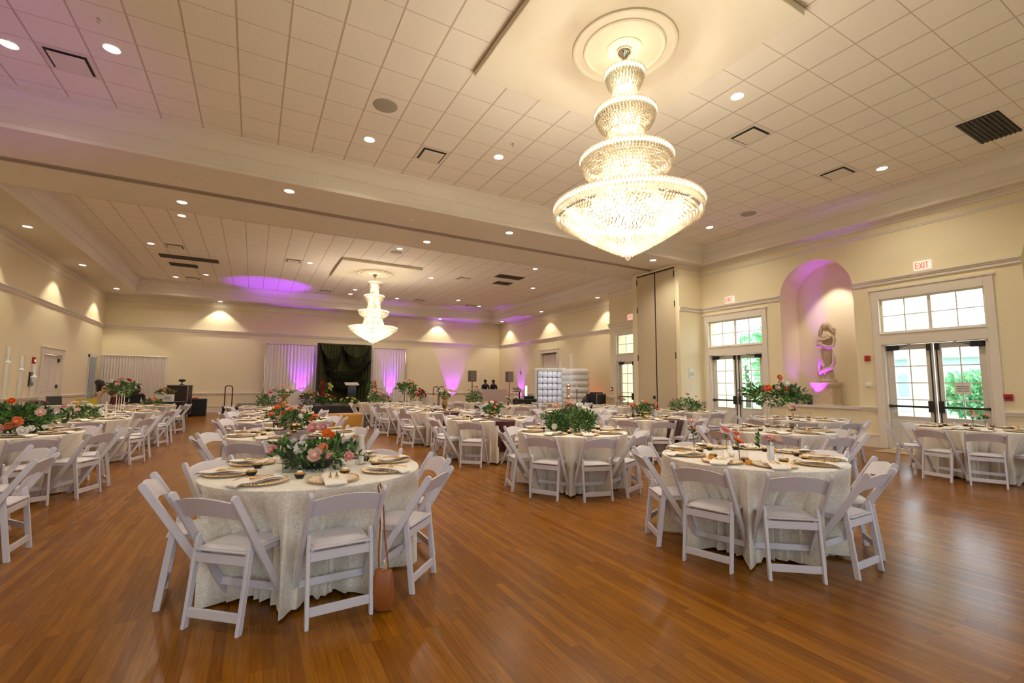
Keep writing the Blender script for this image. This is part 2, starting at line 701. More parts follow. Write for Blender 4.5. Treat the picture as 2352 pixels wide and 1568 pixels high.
b = MB()
runs(b, 3.92, RAIL, [(6.72, .93), (1.95, .93)])
mould(b, 'y', XRB, -1, 14.88, YB, 3.92, RAIL)
mould(b, 'y', XL, 1, YF, YB, 3.92, RAIL)
mould(b, 'x', YF, 1, XL, XR, 3.92, RAIL)
struct('trim_5', b, M_TRIM)
b = MB()
runs(b, 5.10, THIN)
mould(b, 'y', XRB, -1, 14.88, YB, 5.10, THIN)
mould(b, 'y', XL, 1, YF, YB, 5.10, THIN)
runs(b, ZS, TOPM)
mould(b, 'y', XRB, -1, 14.88, YB, ZS, TOPM)
mould(b, 'y', XL, 1, YF, YB, ZS, TOPM)
struct('trim_6', b, M_TRIM)
DB = [(c, 1.065) for c in DC]
b = MB()
runs(b, .90, CHAIRR, DB, skip=1)
mould(b, 'y', XR, -1, 14.61, 14.88, .90, CHAIRR)
mould(b, 'y', XRB, -1, 14.88, D5[0] - .14, .90, CHAIRR)
mould(b, 'y', XRB, -1, D5[1] + .14, YB, .90, CHAIRR)
mould(b, 'y', XL, 1, YF, 20.15, .90, CHAIRR)
mould(b, 'y', XL, 1, 22.1, YB, .90, CHAIRR)
struct('trim_7', b, M_TRIM)
b = MB()
runs(b, 0, BASE, DB, skip=1)
mould(b, 'y', XR, -1, 14.61, 14.88, 0, BASE)
mould(b, 'y', XRB, -1, 14.88, D5[0] - .14, 0, BASE)
mould(b, 'y', XRB, -1, D5[1] + .14, YB, 0, BASE)
struct('baseboard_right', b, M_TRIM)
b = MB()
mould(b, 'y', XL, 1, YF, 20.15, 0, BASE)
mould(b, 'y', XL, 1, 22.1, YB, 0, BASE)
struct('baseboard_left', b, M_TRIM)

# ---- glazed doors with transoms
M_DOORP = mat('door_white_paint', (0.72, 0.68, 0.62), .4)


def glazed(n, yc, sign=False):
    b = MB()
    x0 = XR - .035
    for s in (-1, 1):
        lo, hi = sorted((yc + s * .92, yc + s * 1.065))
        b.box(x0, XR, lo, hi, 0, DT1 + .2)
        lo, hi = sorted((yc + s * .865, yc + s * .92))
        b.box(XR, XR + .22, lo, hi, 0, DH + .02)
    b.box(x0 - .02, XR, yc - 1.10, yc + 1.10, DT1 + .2, DT1 + .24)
    b.box(x0, XR, yc - .92, yc + .92, DT1, DT1 + .2)
    b.box(x0, XR + .22, yc - .92, yc + .92, DH, DT0)
    b.box(x0 - .015, XR, yc - .92, yc + .92, DT0 - .03, DT0)
    b.box(XR, XR + .28, yc - .9, yc + .9, 0, .02)
    d = struct('door_%d' % n, b, M_TRIM, bevel=.004)
    for s in (-1, 1):
        m = MB()
        a, e = yc + s * .008, yc + s * .86
        lo, hi = min(a, e), max(a, e)
        xa, xb = XR + .10, XR + .145
        m.box(xa, xb, lo, lo + .13, .02, DH - .01)
        m.box(xa, xb, hi - .13, hi, .02, DH - .01)
        m.box(xa, xb, lo + .13, hi - .13, DH - .13, DH - .01)
        m.box(xa, xb, lo + .13, hi - .13, .02, .76)
        m.box(xa - .012, xa, lo + .17, hi - .17, .14, .66)
        m.box(xa + .01, xb - .01, yc + s * .434 - .011, yc + s * .434 + .011, .76, DH - .13)
        for k in range(1, 4):
            z = .76 + k * .38
            m.box(xa + .01, xb - .01, lo + .13, hi - .13, z - .011, z + .011)
        lf = m.obj('door_leaf', M_DOORP, d, bevel=.004)
        g = MB().box(xa + .02, xa + .026, lo + .13, hi - .13, .76, DH - .13)
        g.obj('glass_pane', M_PANE, lf)
        k = MB()
        yo = yc + s * .83
        yi = yc + s * .09
        k.bar((xa - .07, yi, .985), (xa - .07, yo, .985), .045, .04, (0, 0, 1))
        k.box(xa - .075, xa, yi - .05, yi + .05, .87, 1.12)
        k.box(xa - .075, xa, yo - .03, yo + .03, .955, 1.015)
        k.box(xa - .02, xa, yc + s * .055 - .012, yc + s * .055 + .012, .25, 2.3)
        k.box(xa - .05, xa, yc + s * .075 - .035, yc + s * .075 + .035, 2.24, 2.38)
        k.obj('push_bar', M_DKMET, lf, bevel=.006)
        k = MB()
        ys = yc + s * .62
        k.box(xa - .07, xa, min(ys, ys + s * .22), max(ys, ys + s * .22), 2.27, 2.38)
        k.bar((xa - .05, ys, 2.33), (xa - .10, ys - s * .25, 2.40), .025, .012, (1, 0, 0))
        k.obj('door_closer', M_BLACK, lf, bevel=.006)
    # transom
    b = MB()
    xa, xb = XR + .06, XR + .10
    for z0, z1 in ((DT0, DT0 + .045), (DT1 - .045, DT1)):
        b.box(xa, xb, yc - .92, yc + .92, z0, z1)
    for y0, y1 in ((-.92, -.875), (.875, .92), (-.03, .03)):
        b.box(xa, xb, yc + y0, yc + y1, DT0 + .045, DT1 - .045)
    for y in (-.455, .455):
        b.box(xa + .01, xb - .01, yc + y - .011, yc + y + .011, DT0 + .045, DT1 - .045)
    for y0, y1 in ((-.875, -.03), (.03, .875)):
        b.box(xa + .01, xb - .01, yc + y0, yc + y1, (DT0 + DT1) / 2 - .011, (DT0 + DT1) / 2 + .011)
    w = struct('window_%d' % n, b, M_TRIM, bevel=.003)
    MB().box(xa + .015, xa + .021, yc - .87, yc + .87, DT0 + .04, DT1 - .04).obj('glass_pane', M_PANE, w)
    if sign:
        t = MB().box(XR + .112, XR + .114, yc - .56, yc - .30, 1.28, 1.52)
        for q in range(3):
            t.box(XR + .1112, XR + .112, yc - .53, yc - .33, 1.34 + q * .045, 1.352 + q * .045, 1)
        tag(t.obj('notice', [M_WHITEP, M_BLACK]), 'printed white paper notice taped inside the glass door nearest the camera', 'notice')


glazed(1, DC[0])
glazed(2, DC[1], True)
glazed(3, 13.54)
glazed(4, DC[2])

for i, x in enumerate(FW):
    b = MB()
    for z0, z1 in ((.8, .87), (3.43, 3.5), (2.6, 2.66)):
        b.box(x - .95, x + .95, YF - .15, YF - .08, z0, z1)
    for a in (-.95, -.03, .88):
        b.box(x + a, x + a + .07, YF - .15, YF - .08, .8, 3.5)
    b.box(x - 1.08, x + 1.08, YF, YF + .03, 3.5, 3.64)
    b.box(x - 1.08, x + 1.08, YF, YF + .05, .72, .8)
    for s in (-1, 1):
        b.box(min(x + s * .95, x + s * 1.08), max(x + s * .95, x + s * 1.08), YF, YF + .03, .8, 3.5)
    w = struct('window_%d' % (i + 5), b, M_TRIM)
    MB().box(x - .93, x + .93, YF - .12, YF - .114, .82, 3.48).obj('glass_pane', M_PANE, w)


def portal(loc, rot, sx, sy):
    d = bpy.data.lights.new('daylight_portal', 'AREA')
    d.shape = 'RECTANGLE'
    d.size, d.size_y = sx, sy
    d.cycles.is_portal = True
    o = bpy.data.objects.new('daylight_portal', d)
    COL.objects.link(o)
    o.location = loc
    o.rotation_euler = rot


for c in DC + (13.54,):
    portal((XR + .24, c, 1.78), (0, radians(-90) + pi, 0), 3.4, 1.8)
for x in FW:
    portal((x, YF - .2, 2.15), (radians(-90) + pi, 0, 0), 1.9, 2.7)

# solid white door on the left wall
b = MB()
for y in (20.12, 21.93):
    b.box(XL, XL + .035, y, y + .2, 0, 2.34)
b.box(XL, XL + .035, 20.12, 22.13, 2.34, 2.52)
b.box(XL, XL + .055, 20.09, 22.16, 2.52, 2.56)
d = struct('door_5', b, M_TRIM, bevel=.004)
b = MB().box(XL - .12, XL - .075, 20.33, 21.92, .01, 2.33)
for y0, y1 in ((20.45, 21.0), (21.2, 21.78)):
    for z0, z1 in ((.2, .95), (1.1, 2.15)):
        b.box(XL - .078, XL - .066, y0, y1, z0, z1)
lf = b.obj('door_leaf', M_TRIM, d, bevel=.006)
b = MB()
for z in (.3, 1.2, 2.1):
    b.box(XL - .075, XL - .03, 21.86, 21.92, z, z + .12)
b.obj('hinge', M_DKMET, lf)
b = MB()
b.box(XL - .075, XL - .04, 20.36, 20.45, .95, 1.2)
b.bar((XL - .03, 20.40, 1.08), (XL - .03, 20.55, 1.08), .02, .02, (0, 0, 1))
b.obj('door_handle', M_DKMET, lf)
# pale blue-grey door standing near the far left corner
b = MB()
b.box(XL, XL + .04, 24.9, 25.0, 0, 2.55)
b.box(XL, XL + .04, 25.95, 26.05, 0, 2.55)
b.box(XL, XL + .04, 24.9, 26.05, 2.45, 2.6)
d = struct('door_6', b, M_TRIM)
b = MB().box(XL + .005, XL + .03, 25.0, 25.95, .01, 2.45)
b.box(XL + .03, XL + .04, 25.12, 25.83, 1.2, 2.3)
b.box(XL + .03, XL + .04, 25.12, 25.83, .2, 1.05)
b.obj('door_leaf', mat('blue_grey_paint', (0.36, 0.42, 0.44), .5), d)
# curtained doorway on the deep right wall
b = MB()
for y in (D5[0] - .14, D5[1]):
    b.box(XRB - .035, XRB, y, y + .14, 0, 3.18)
b.box(XRB - .035, XRB, D5[0] - .14, D5[1] + .14, 3.18, 3.34)
b.box(XRB - .05, XRB, D5[0] - .17, D5[1] + .17, 3.34, 3.38)
struct('door_7', b, M_TRIM, bevel=.004)
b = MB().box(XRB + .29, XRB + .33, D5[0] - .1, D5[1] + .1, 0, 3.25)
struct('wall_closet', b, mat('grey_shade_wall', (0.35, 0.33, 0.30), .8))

# folding partition covers in the pilaster
t = thing('folding_partition', 'tall tan folding partition doors closing the pocket beside the glass doors', 'partition', (11.93, 11.285, 0))
fr = MB()
fr.box(-.03, 0, -.90, -.86, 0, 5.39)
fr.box(-.03, 0, .86, .90, 0, 5.39)
fr.box(-.03, 0, -.86, .86, 5.33, 5.39)
fr.obj('frame', M_WALL, t)
MB().box(-.034, -.002, -.014, .014, .02, 5.29).box(-.02, -.002, -.86, .86, 5.285, 5.33).obj('centre_seal', M_BLACK, t)
M_PANEL = mat('tan_partition_fabric', (0.60, 0.50, 0.34), .8, bump=(200, .1))
for s in (-1, 1):
    p = MB().box(-.028, -.004, min(s * .020, s * .845), max(s * .020, s * .845), .02, 5.28)
    p.obj('panel', M_PANEL, t, bevel=.005)
h = MB()
for z in (.6, 2.3, 4.0, 5.0):
    for s in (-1, 1):
        h.box(-.045, -.028, s * .84 - .015, s * .84 + .015, z, z + .2)
h.obj('hinge', M_DKMET, t)
k = MB().lathe([(.0, -.02), (.055, -.02), (.06, 0), (.0, 0.001)], 20)
k.xf(Matrix.Translation((-.03, .12, 1.03)) @ Matrix.Rotation(radians(90), 4, 'Y'))
k.obj('pull_cup', M_DKMET, t)

# ---------------------------------------------------------------- outside
b = MB().box(13.3, 90, -60, 90, -.25, -.10)
b.box(-60, 13.3, -60, -2.6, -.25, -.10)
g = b.obj('lawn', mat('summer_grass', (0.30, 0.36, 0.20), .9, noise=(.6, .4)))
g['kind'] = 'structure'
b = MB().box(13.3, 17.5, -8, 20, -.12, -.01)
g = b.obj('porch_floor', mat('pale_concrete', (0.72, 0.70, 0.64), .8))
g['kind'] = 'structure'
M_COLM = mat('porch_cream_stucco', (0.90, 0.84, 0.66), .7)
for y, w in ((5.55, 'left pane of the nearest glass door'), (11.3, 'left pane of the glass door by the partition'), (8.4, 'glass to the right of the partition door'), (16.9, 'half hidden door in the back bay'), (0.6, 'wall beyond the right edge of the picture')):
    t = thing('porch_column', 'round cream porch column seen outside through the ' + w, 'column', (15.9, y, -.01))
    MB().lathe([(.36, 0), (.36, .18), (.33, .2), (.31, .3), (.30, 3.9), (.26, 4.4)], 28).obj('shaft', M_COLM, t, smooth=True)
    MB().box(-.42, .42, -.42, .42, 4.4, 4.6).obj('capital', M_COLM, t)
    MB().box(-.42, .42, -.42, .42, 0, .1).obj('base', M_COLM, t)

t = thing('neighbouring_building', 'low grey building with white fascia outside beyond the nearest glass door', 'building', (42, 12, -.1))
MB().box(-4, 4, -9, 7, 0, 3.4).obj('wall', mat('grey_siding', (0.55, 0.66, 0.74), .8), t)
MB().box(-4.6, 4.6, -9.6, 7.6, 3.4, 3.8).obj('fascia', M_WHITEP, t)
r = MB().add([(-4.6, -9.6, 3.8), (4.6, -9.6, 3.8), (4.6, 7.6, 3.8), (-4.6, 7.6, 3.8), (0, -6, 6), (0, 4, 6)],
             [(0, 1, 4), (1, 2, 5, 4), (2, 3, 5), (3, 0, 4, 5)])
r.obj('roof', mat('pale_grey_shingle', (0.55, 0.58, 0.62), .9), t)
for y in (-6, -2, 2, 5):
    MB().box(-4.05, -4, y - .6, y + .6, 1, 2.4).obj('window', mat('pale_window', (.35, .42, .48), .2), t)


def leafcloud(b, c, rx, ry, rz, n, size, rng, up=0.3):
    """loose leaves spread through an ellipsoid"""
    for _ in range(n):
        while True:
            p = Vector((rng.uniform(-1, 1), rng.uniform(-1, 1), rng.uniform(-1, 1)))
            if p.length <= 1:
                break
        p = p.normalized() * (p.length ** .4)
        d = Vector((p.x + rng.uniform(-.6, .6), p.y + rng.uniform(-.6, .6), p.z + up + rng.uniform(-.5, .5))).normalized()
        leaf(b, Vector((c[0] + p.x * rx, c[1] + p.y * ry, c[2] + p.z * rz)), d, size * rng.uniform(.6, 1.3), rng, mt=1 if rng.random() < .4 else 0)


def leaf(b, p, d, L, rng, mt=0, wd=.5):
    s = d.cross(Vector((rng.uniform(-1, 1), rng.uniform(-1, 1), rng.uniform(-1, 1))))
    if s.length < 1e-3:
        s = Vector((1, 0, 0))
    s.normalize()
    u = s.cross(d).normalized()
    w = L * wd * .5
    vs = [p, p + d * L * .45 + s * w + u * w * .35, p + d * L - u * L * .12, p + d * L * .45 - s * w + u * w * .35, p + d * L * .5]
    b.add(vs, [(0, 1, 4), (1, 2, 4), (0, 4, 3), (4, 2, 3)], mt)


rng = random.Random(5)
M_TREE = mat('outdoor_foliage', (0.22, 0.50, 0.24), .6, noise=(1.5, .4))
M_TREE2 = mat('outdoor_foliage_light', (0.45, 0.70, 0.42), .6)
for x, y, h, s, lb in ((25, 13.6, 5.2, 2.3, 'leafy green tree outside behind the right pane of the door by the partition'),
                       (32, 21.5, 5.2, 2.4, 'second green tree outside, seen through the transom by the partition'),
                       (27, 5.5, 2.3, 1.3, 'low green shrub outside low in the nearest glass door'),
                       (29, 8.2, 2.0, 1.2, 'rounded green shrub outside beside the grey building'),
                       (33, 32, 6, 3, 'far green tree outside beyond the back bay door')):
    t = thing('tree', lb, 'tree' if h > 3 else 'shrub', (x, y, -.1))
    MB().tube([(0, 0, 0), (.1, 0, h * .3), (0, .1, h * .6)], [.2, .15, .08], 8).obj('trunk', mat('tree_bark', (.12, .08, .05), .9), t)
    b = MB()
    leafcloud(b, (0, 0, h * .62), s, s, h * .4, 1500, .42, rng)
    b.obj('foliage', [M_TREE, M_TREE2], t)

# ---------------------------------------------------------------- ceiling fittings
U = .6096


def cell(ix, iy):
    return -0.487 * 4.636 + (ix + .5) * U, 0.747 * 4.636 + (iy + .5) * U


M_LENS = mat('glowing_lamp_lens', (1, .95, .85), .4, emit=(1, .93, .80), estr=14)
dl = thing('recessed_downlight', 'x', 'ceiling light', (0, 0, 9))
MB().lathe([(.105, -.002), (.098, -.012), (.088, -.004), (.088, .0)], 24, cap0=False, cap1=False).obj('trim_ring', M_TRIM, dl, smooth=True)
MB().lathe([(.0005, -.004), (.088, -.004)], 24, cap0=False, cap1=False).obj('lens', M_LENS, dl)
ORD = ['nearest', 'second', 'third', 'fourth', 'fifth', 'sixth', 'seventh']
FX = [-3.18 + .22, -1.96, 1.69, 4.14, 6.53, 11.41]
tile_l = [(-3.18, 8.59, 'at the upper left edge of the picture'), (-1.96, 7.99, 'beside the left square vent, just inside it'),
          (1.69, 8.65, 'just beyond the round speaker left of the chandelier'), (4.13, 8.02, 'by a sprinkler between chandelier and square vent'),
          (6.53, 8.63, 'just left of the big chandelier bowl'), (6.53, 4.36, 'immediately right of the chandelier stem and panel'),
          (11.41, 4.40, 'at the right, beyond the farther square vent'), (11.40, 8.65, 'just right of the big chandelier bowl'),
          (-1.96, 3.1, 'behind the camera to the left'), (-1.96, -.2, 'above the camera'), (11.41, .2, 'beyond the right picture edge')]
back_l = [(-1.97, 15.35, 'first behind the beam, far left'), (4.14, 15.37, 'first behind the beam, centre'), (9.59, 15.34, 'first behind the beam, right'),
          (-3.22, 19.02, 'leftmost in the middle row'), (1.67, 19.0, 'middle row, left of the rear chandelier'), (6.54, 19.0, 'middle row, right of the rear chandelier'), (11.44, 18.5, 'middle row, far right'),
          (-2.0, 23.35, 'far left pair, right one'), (-3.2, 24.55, 'far left pair, left one'), (4.14, 23.3, 'behind the rear chandelier, nearer one'), (4.14, 24.55, 'behind the rear chandelier, farther one'),
          (6.55, 24.53, 'far row, right of the rear chandelier'), (9.6, 23.3, 'far right pair, left one'), (11.42, 24.5, 'far right pair, right one')]
beam_l = [(.45, 10.35, 'near side, leftmost'), (5.67, 10.35, 'near side, middle'), (10.88, 10.36, 'near side, above the folding partition'), (-1.58, 12.2, 'far side, left'), (4.05, 12.2, 'far side, centre')]
edge_l = [(-5.28, 16.19, 'left soffit, nearest', (XL, 16.19)), (-5.28, 20.61, 'left soffit, middle', (XL, 20.61)), (-5.28, 25.1, 'left soffit, farthest', (XL, 25.1)),
          (-1.60, 26.4, 'rear soffit, left', (-1.6, YB)), (9.71, 26.4, 'rear soffit, right', (9.71, YB)),
          (13.45, 25.4, 'right soffit, farthest', (XRB, 25.4)), (13.42, 20.83, 'right soffit, middle', (XRB, 20.83)), (13.42, 16.15, 'right soffit, nearest', (XRB, 16.15)),
          (-5.28, 11.8, 'left soffit above the left row of tables', (XL, 11.8))]
for lst, z, txt, pw in ((tile_l, ZC, 'round downlight in the near tiled ceiling, ', E_SPOT_TILE), (back_l, ZC, 'round downlight in the rear tiled ceiling, ', E_SPOT_TILE * .72), (beam_l, ZS, 'round downlight under the cross beam, ', E_SPOT_TILE), (edge_l, ZS, 'round downlight washing the wall, ', E_SPOT_WALL)):
    for e in lst:
        o = dup(dl, (e[0], e[1], z - .001), 0, txt + e[2])
        tgt = (e[0], e[1], 0)
        if z == ZS and len(e) > 3:
            spot('lamp', (e[0], e[1], z - .03), tgt, pw, (1, .92, .70), 95, .35, .05)
        else:
            spot('lamp', (e[0], e[1], z - .03), tgt, pw, LAMP, 145, .8, .08)
for c, gs in tree(dl):
    bpy.data.objects.remove(c)
bpy.data.objects.remove(dl)

# square vents with a raised centre plate
vt = thing('square_vent', 'x', 'air vent', (0, 0, 9))
v = MB()
v.box(-.29, .29, -.29, .29, -.004, .0)
v.obj('frame', M_CEILP, vt)
v = MB().box(-.235, .235, -.235, .235, -.012, -.004)
v.obj('throat', M_BLACK, vt)
v = MB().add([(-.20, -.20, -.03), (.20, -.20, -.03), (.20, .20, -.03), (-.20, .20, -.03), (-.205, -.205, -.022), (.205, -.205, -.022), (.205, .205, -.022), (-.205, .205, -.022)],
             [(0, 1, 2, 3), (7, 6, 5, 4), (0, 4, 5, 1), (1, 5, 6, 2), (2, 6, 7, 3), (3, 7, 4, 0)])
v.obj('centre_plate', M_CEILP, vt)
for x, y, lb in ((-2.56, 8.6, 'square vent at the upper left of the near ceiling'), (2.93, 8.62, 'square vent left of the big chandelier'), (7.66, 4.94, 'square vent right of the chandelier panel'),
                 (10.75, 4.98, 'square vent farther right, near the wall'), (8.9, 8.7, 'square vent half hidden behind the big chandelier'),
                 (-2.57, 18.87, 'square vent in the rear ceiling, left, nearer'), (-2.6, 24.6, 'square vent in the rear ceiling, far left'), (1.1, 19.0, 'square vent left of the rear chandelier panel'),
                 (7.72, 18.3, 'square vent right of the rear chandelier panel'), (7.7, 24.4, 'square vent in the rear ceiling, right of the rear chandelier'), (2.87, 24.4, 'square vent in the rear ceiling, left of the rear chandelier'), (10.7, 24.4, 'square vent in the far right of the rear ceiling')):
    ix = round((x + .487 * 4.636) / U - .5)
    iy = round((y - .747 * 4.636) / U - .5)
    cx, cy = cell(ix, iy)
    dup(vt, (cx, cy, ZC - .001), 0, lb + ', black slot around a plate')
for c, gs in tree(vt):
    bpy.data.objects.remove(c)
bpy.data.objects.remove(vt)
M_GRILLE = mat('dark_return_grille', (0.10, 0.075, 0.055), .6)
for x, y, w, h, lb in ((11.25, 2.72, U * 2, U * .9, 'near ceiling at the right edge, wide one'), (12.2, 2.0, U * 1, U * .9, 'near ceiling at the right edge, far one'),
                       (-2.3, 20.6, U * 3, U * .9, 'rear ceiling left, wide one'), (-2.62, 21.9, U * 1.5, U * .9, 'rear ceiling left, narrow one'),
                       (9.4, 17.1, U * 2, U * .9, 'rear ceiling right, wide one'), (9.7, 18.3, U * 1.3, U * .9, 'rear ceiling right, narrow one')):
    b = MB()
    n = 9
    b.box(-w / 2, w / 2, -h / 2, h / 2, -.004, 0, 1)
    for k in range(n):
        yy = -h / 2 + (k + .5) * h / n
        b.box(-w / 2, w / 2, yy - .008, yy + .008, -.02, -.004, 0)
    tag(b.obj('return_grille', [M_GRILLE, M_BLACK], None, (x, y, ZC - .001)), 'dark return air grille in the ' + lb, 'air vent')
for x, y, lb in ((1.69, 7.43, 'round grey speaker grille in the ceiling left of the chandelier'), (11.40, 7.43, 'round tan speaker grille in the ceiling near the right wall'), (4.17, 15.9, 'round speaker grille in the rear ceiling before the rear chandelier')):
    b = MB().lathe([(.0005, -.012), (.17, -.012), (.195, -.006), (.2, 0)], 32, cap0=False, cap1=False)
    tag(b.obj('ceiling_speaker', mat('grey_perforated_metal', (0.38, 0.34, 0.26), .7), None, (x, y, ZC - .001), smooth=True), lb, 'speaker')
for x, y, z, lb in ((-1.97, 7.4, ZC, 'near the left vent'), (4.13, 7.43, ZC, 'left of the chandelier'), (11.4, 8.0, ZC, 'right of the chandelier bowl'), (-1.5, 10.6, ZS, 'under the left end of the beam'), (3.2, 10.7, ZS, 'under the middle of the beam'), (9.7, 12.3, ZS, 'under the right end of the beam'), (-4.9, 15, ZS, 'in the left soffit')):
    b = MB().lathe([(.03, 0), (.028, -.008), (.008, -.012), (.007, -.035), (.018, -.038), (.02, -.044), (.0005, -.046)], 12)
    tag(b.obj('sprinkler_head', M_CHROME, None, (x, y, z - .001), smooth=True), 'small fire sprinkler head ' + lb, 'sprinkler')

# ceiling panels with plaster medallions
for i, (cx, cy, w) in enumerate(((4.145, 4.376, 'near'), (4.145, 19.02, 'rear'))):
    b = MB()
    hh = 2.5 * U
    b.box(-hh, hh, -hh, hh, -.10, 0)
    o = b.obj('ceiling_panel', mat('panel_plaster', (0.82, 0.74, 0.60), .7), None, (cx, cy, ZC), bevel=.012, seg=2)
    tag(o, 'raised square plaster panel around the %s chandelier' % w, 'ceiling panel')
    b = MB()
    for r, wd, hg in ((.66, .035, .03), (.52, .028, .035), (.22, .025, .03)):
        b.lathe([(r - wd, 0), (r - wd * .8, -hg * .7), (r, -hg), (r + wd * .8, -hg * .7), (r + wd, 0)], 64, cap0=False, cap1=False)
    b.lathe([(.0005, -.016), (.62, -.012), (.66, -.0)], 64, cap0=False, cap1=False)
    b.lathe([(.0005, -.03), (.15, -.026), (.19, -.01)], 64, cap0=False, cap1=False)
    b.obj('medallion', mat('panel_plaster', (0, 0, 0)), o, (0, 0, -.10), smooth=True)

# ---------------------------------------------------------------- chandeliers
M_CRYS = bpy.data.materials.new('lit_crystal')
M_CRYS.use_nodes = True
nt = M_CRYS.node_tree
nt.nodes.clear()
_o = nt.nodes.new('ShaderNodeOutputMaterial')
_t = nt.nodes.new('ShaderNodeBsdfTranslucent'); _t.inputs[0].default_value = (.46, .41, .32, 1)
_g = nt.nodes.new('ShaderNodeBsdfGlossy'); _g.inputs[0].default_value = (1, .93, .82, 1); _g.inputs['Roughness'].default_value = .12
_p = nt.nodes.new('ShaderNodeBsdfTransparent')
_m = nt.nodes.new('ShaderNodeMixShader'); _m.inputs[0].default_value = .30
_n = nt.nodes.new('ShaderNodeMixShader'); _n.inputs[0].default_value = .28
nt.links.new(_t.outputs[0], _m.inputs[1]); nt.links.new(_g.outputs[0], _m.inputs[2])
nt.links.new(_m.outputs[0], _n.inputs[1]); nt.links.new(_p.outputs[0], _n.inputs[2])
nt.links.new(_n.outputs[0], _o.inputs[0])
M_FRAME = mat('pale_gold_frame', (0.85, 0.70, 0.45), .25, metal=1)
M_BULB = mat('chandelier_bulb', (1, .9, .7), .3, emit=(1, .84, .56), estr=60)

ch = thing('chandelier', 'large four tiered crystal chandelier hanging over the near tables', 'chandelier', (4.145, 4.376, 0))
b = MB()
b.lathe([(.0005, 5.90), (.10, 5.90), (.10, 5.88), (.085, 5.85), (.04, 5.80), (.03, 5.75), (.0005, 5.75)], 24)
b.obj('canopy', M_CHROME, ch, smooth=True)
b = MB()
b.tube([(0, 0, 5.80), (0, 0, 3.25)], .012, 8)
b.obj('stem', M_FRAME, ch)
# tiers: ring radius, z top, drop below the rim, inner radius; then the crystal column to the next ring
TI = [(.26, 5.56, .16, .17), (.40, 5.00, .20, .25), (.60, 4.36, .22, .36), (.95, 3.70, 0, 0)]
for k, (R, zt, dr, ri_) in enumerate(TI):
    b = MB()
    b.lathe([(R - .045, zt - .01), (R - .03, zt + .02), (R, zt + .02), (R + .012, zt), (R, zt - .03), (R - .03, zt - .035), (R - .045, zt - .01)], 56, cap0=False, cap1=False)
    for j in range(12):
        a = j * pi / 6
        b.tube([(0, 0, zt + .01), (R * cos(a), R * sin(a), zt)], .005, 4)
    b.obj('ring_frame', mat('glowing_crystal_rim', (1, .95, .84), .25, trans=0, emit=(1, .86, .6), estr=1.0), ch, smooth=True)  # emission paints lamplight onto the rim; the bulbs are the lamps
    b = MB()
    n = int(2 * pi * R / .042)
    for row, (rr_, zz_) in enumerate(((R + .004, zt + .005), (R - .012, zt - .045))):
        for j in range(n):
            a = 2 * pi * (j + .5 * row) / n
            b.octa((rr_ * cos(a), rr_ * sin(a), zz_), .021, .030)
    b.obj('rim_crystals', M_CRYS, ch)
    if dr:
        rows = 9
        b = MB()
        for q in range(rows):
            f = q / (rows - 1)
            rad = R - .02 - (R - ri_ - .02) * (f ** 1.5)
            z = zt - .06 - dr * f
            n = max(10, int(2 * pi * rad / .04))
            for j in range(n):
                a = 2 * pi * (j + .5 * (q % 2)) / n
                b.octa((rad * cos(a), rad * sin(a), z), .0205, .026)
        b.obj('crystal_skirt', M_CRYS, ch)
        z0 = zt - .02
        z1 = TI[k + 1][1] + .03
        b = MB()
        r0, r1 = ri_ * .82, ri_ * (1.12 if k < 2 else 1.28)
        n = int(2 * pi * r1 / .036)
        m = int((z0 - z1) / .036)
        for j in range(n):
            a = 2 * pi * j / n
            for q in range(m):
                f = q / m
                rad = r0 + (r1 - r0) * f ** 1.6
                b.octa((rad * cos(a), rad * sin(a), z0 - (z0 - z1) * f), .0165, .022)
        b.obj('crystal_strands', M_CRYS, ch)
# bottom bowl
rows = 26
for q in range(rows):
    f = q / (rows - 1)
    rad = .93 * (1 - f) ** .92 + .035
    z = 3.64 - .56 * f ** .92
    if f < .12:
        rad = .93 - .05 * f
    b = MB()
    n = max(8, int(2 * pi * rad / .043))
    for j in range(n):
        a = 2 * pi * (j + .5 * (q % 2)) / n
        b.octa((rad * cos(a), rad * sin(a), z), .0215, .028)
    b.obj('crystal_ring', M_CRYS, ch)
b = MB().ball((0, 0, 3.05), .035)
b.obj('finial', M_CRYS, ch, smooth=True)
for k, (R, z, nb) in enumerate(((.10, 5.42, 4), (.17, 4.86, 6), (.28, 4.2, 8), (.62, 3.56, 14), (.25, 3.42, 6))):
    for j in range(nb):
        a = 2 * pi * j / nb + k
        bb = MB().ball((R * cos(a), R * sin(a), z), .022, 8, 6, (1, 1, 1.5))
        bb.obj('bulb', M_BULB, ch, smooth=True)
ch2 = dup(ch, (4.145, 19.02, 0), .3, 'four tiered crystal chandelier hanging in the rear bay, smaller in view')
for cx, cy in ((4.145, 4.376), (4.145, 19.02)):
    for z, p in ((5.44, .16), (5.25, .16), (4.86, .35), (4.6, .4), (4.2, .7), (3.95, .7)):
        point('lamp', (cx, cy, z), E_CHAND * p * .8, (1, .92, .78), .06)
    for j in range(5):
        a = 2 * pi * j / 5
        point('lamp', (cx + .5 * cos(a), cy + .5 * sin(a), 3.56), E_CHAND * .8, (1, .92, .78), .06)
    point('lamp', (cx, cy, 3.36), E_CHAND * .6, LAMP, .05)
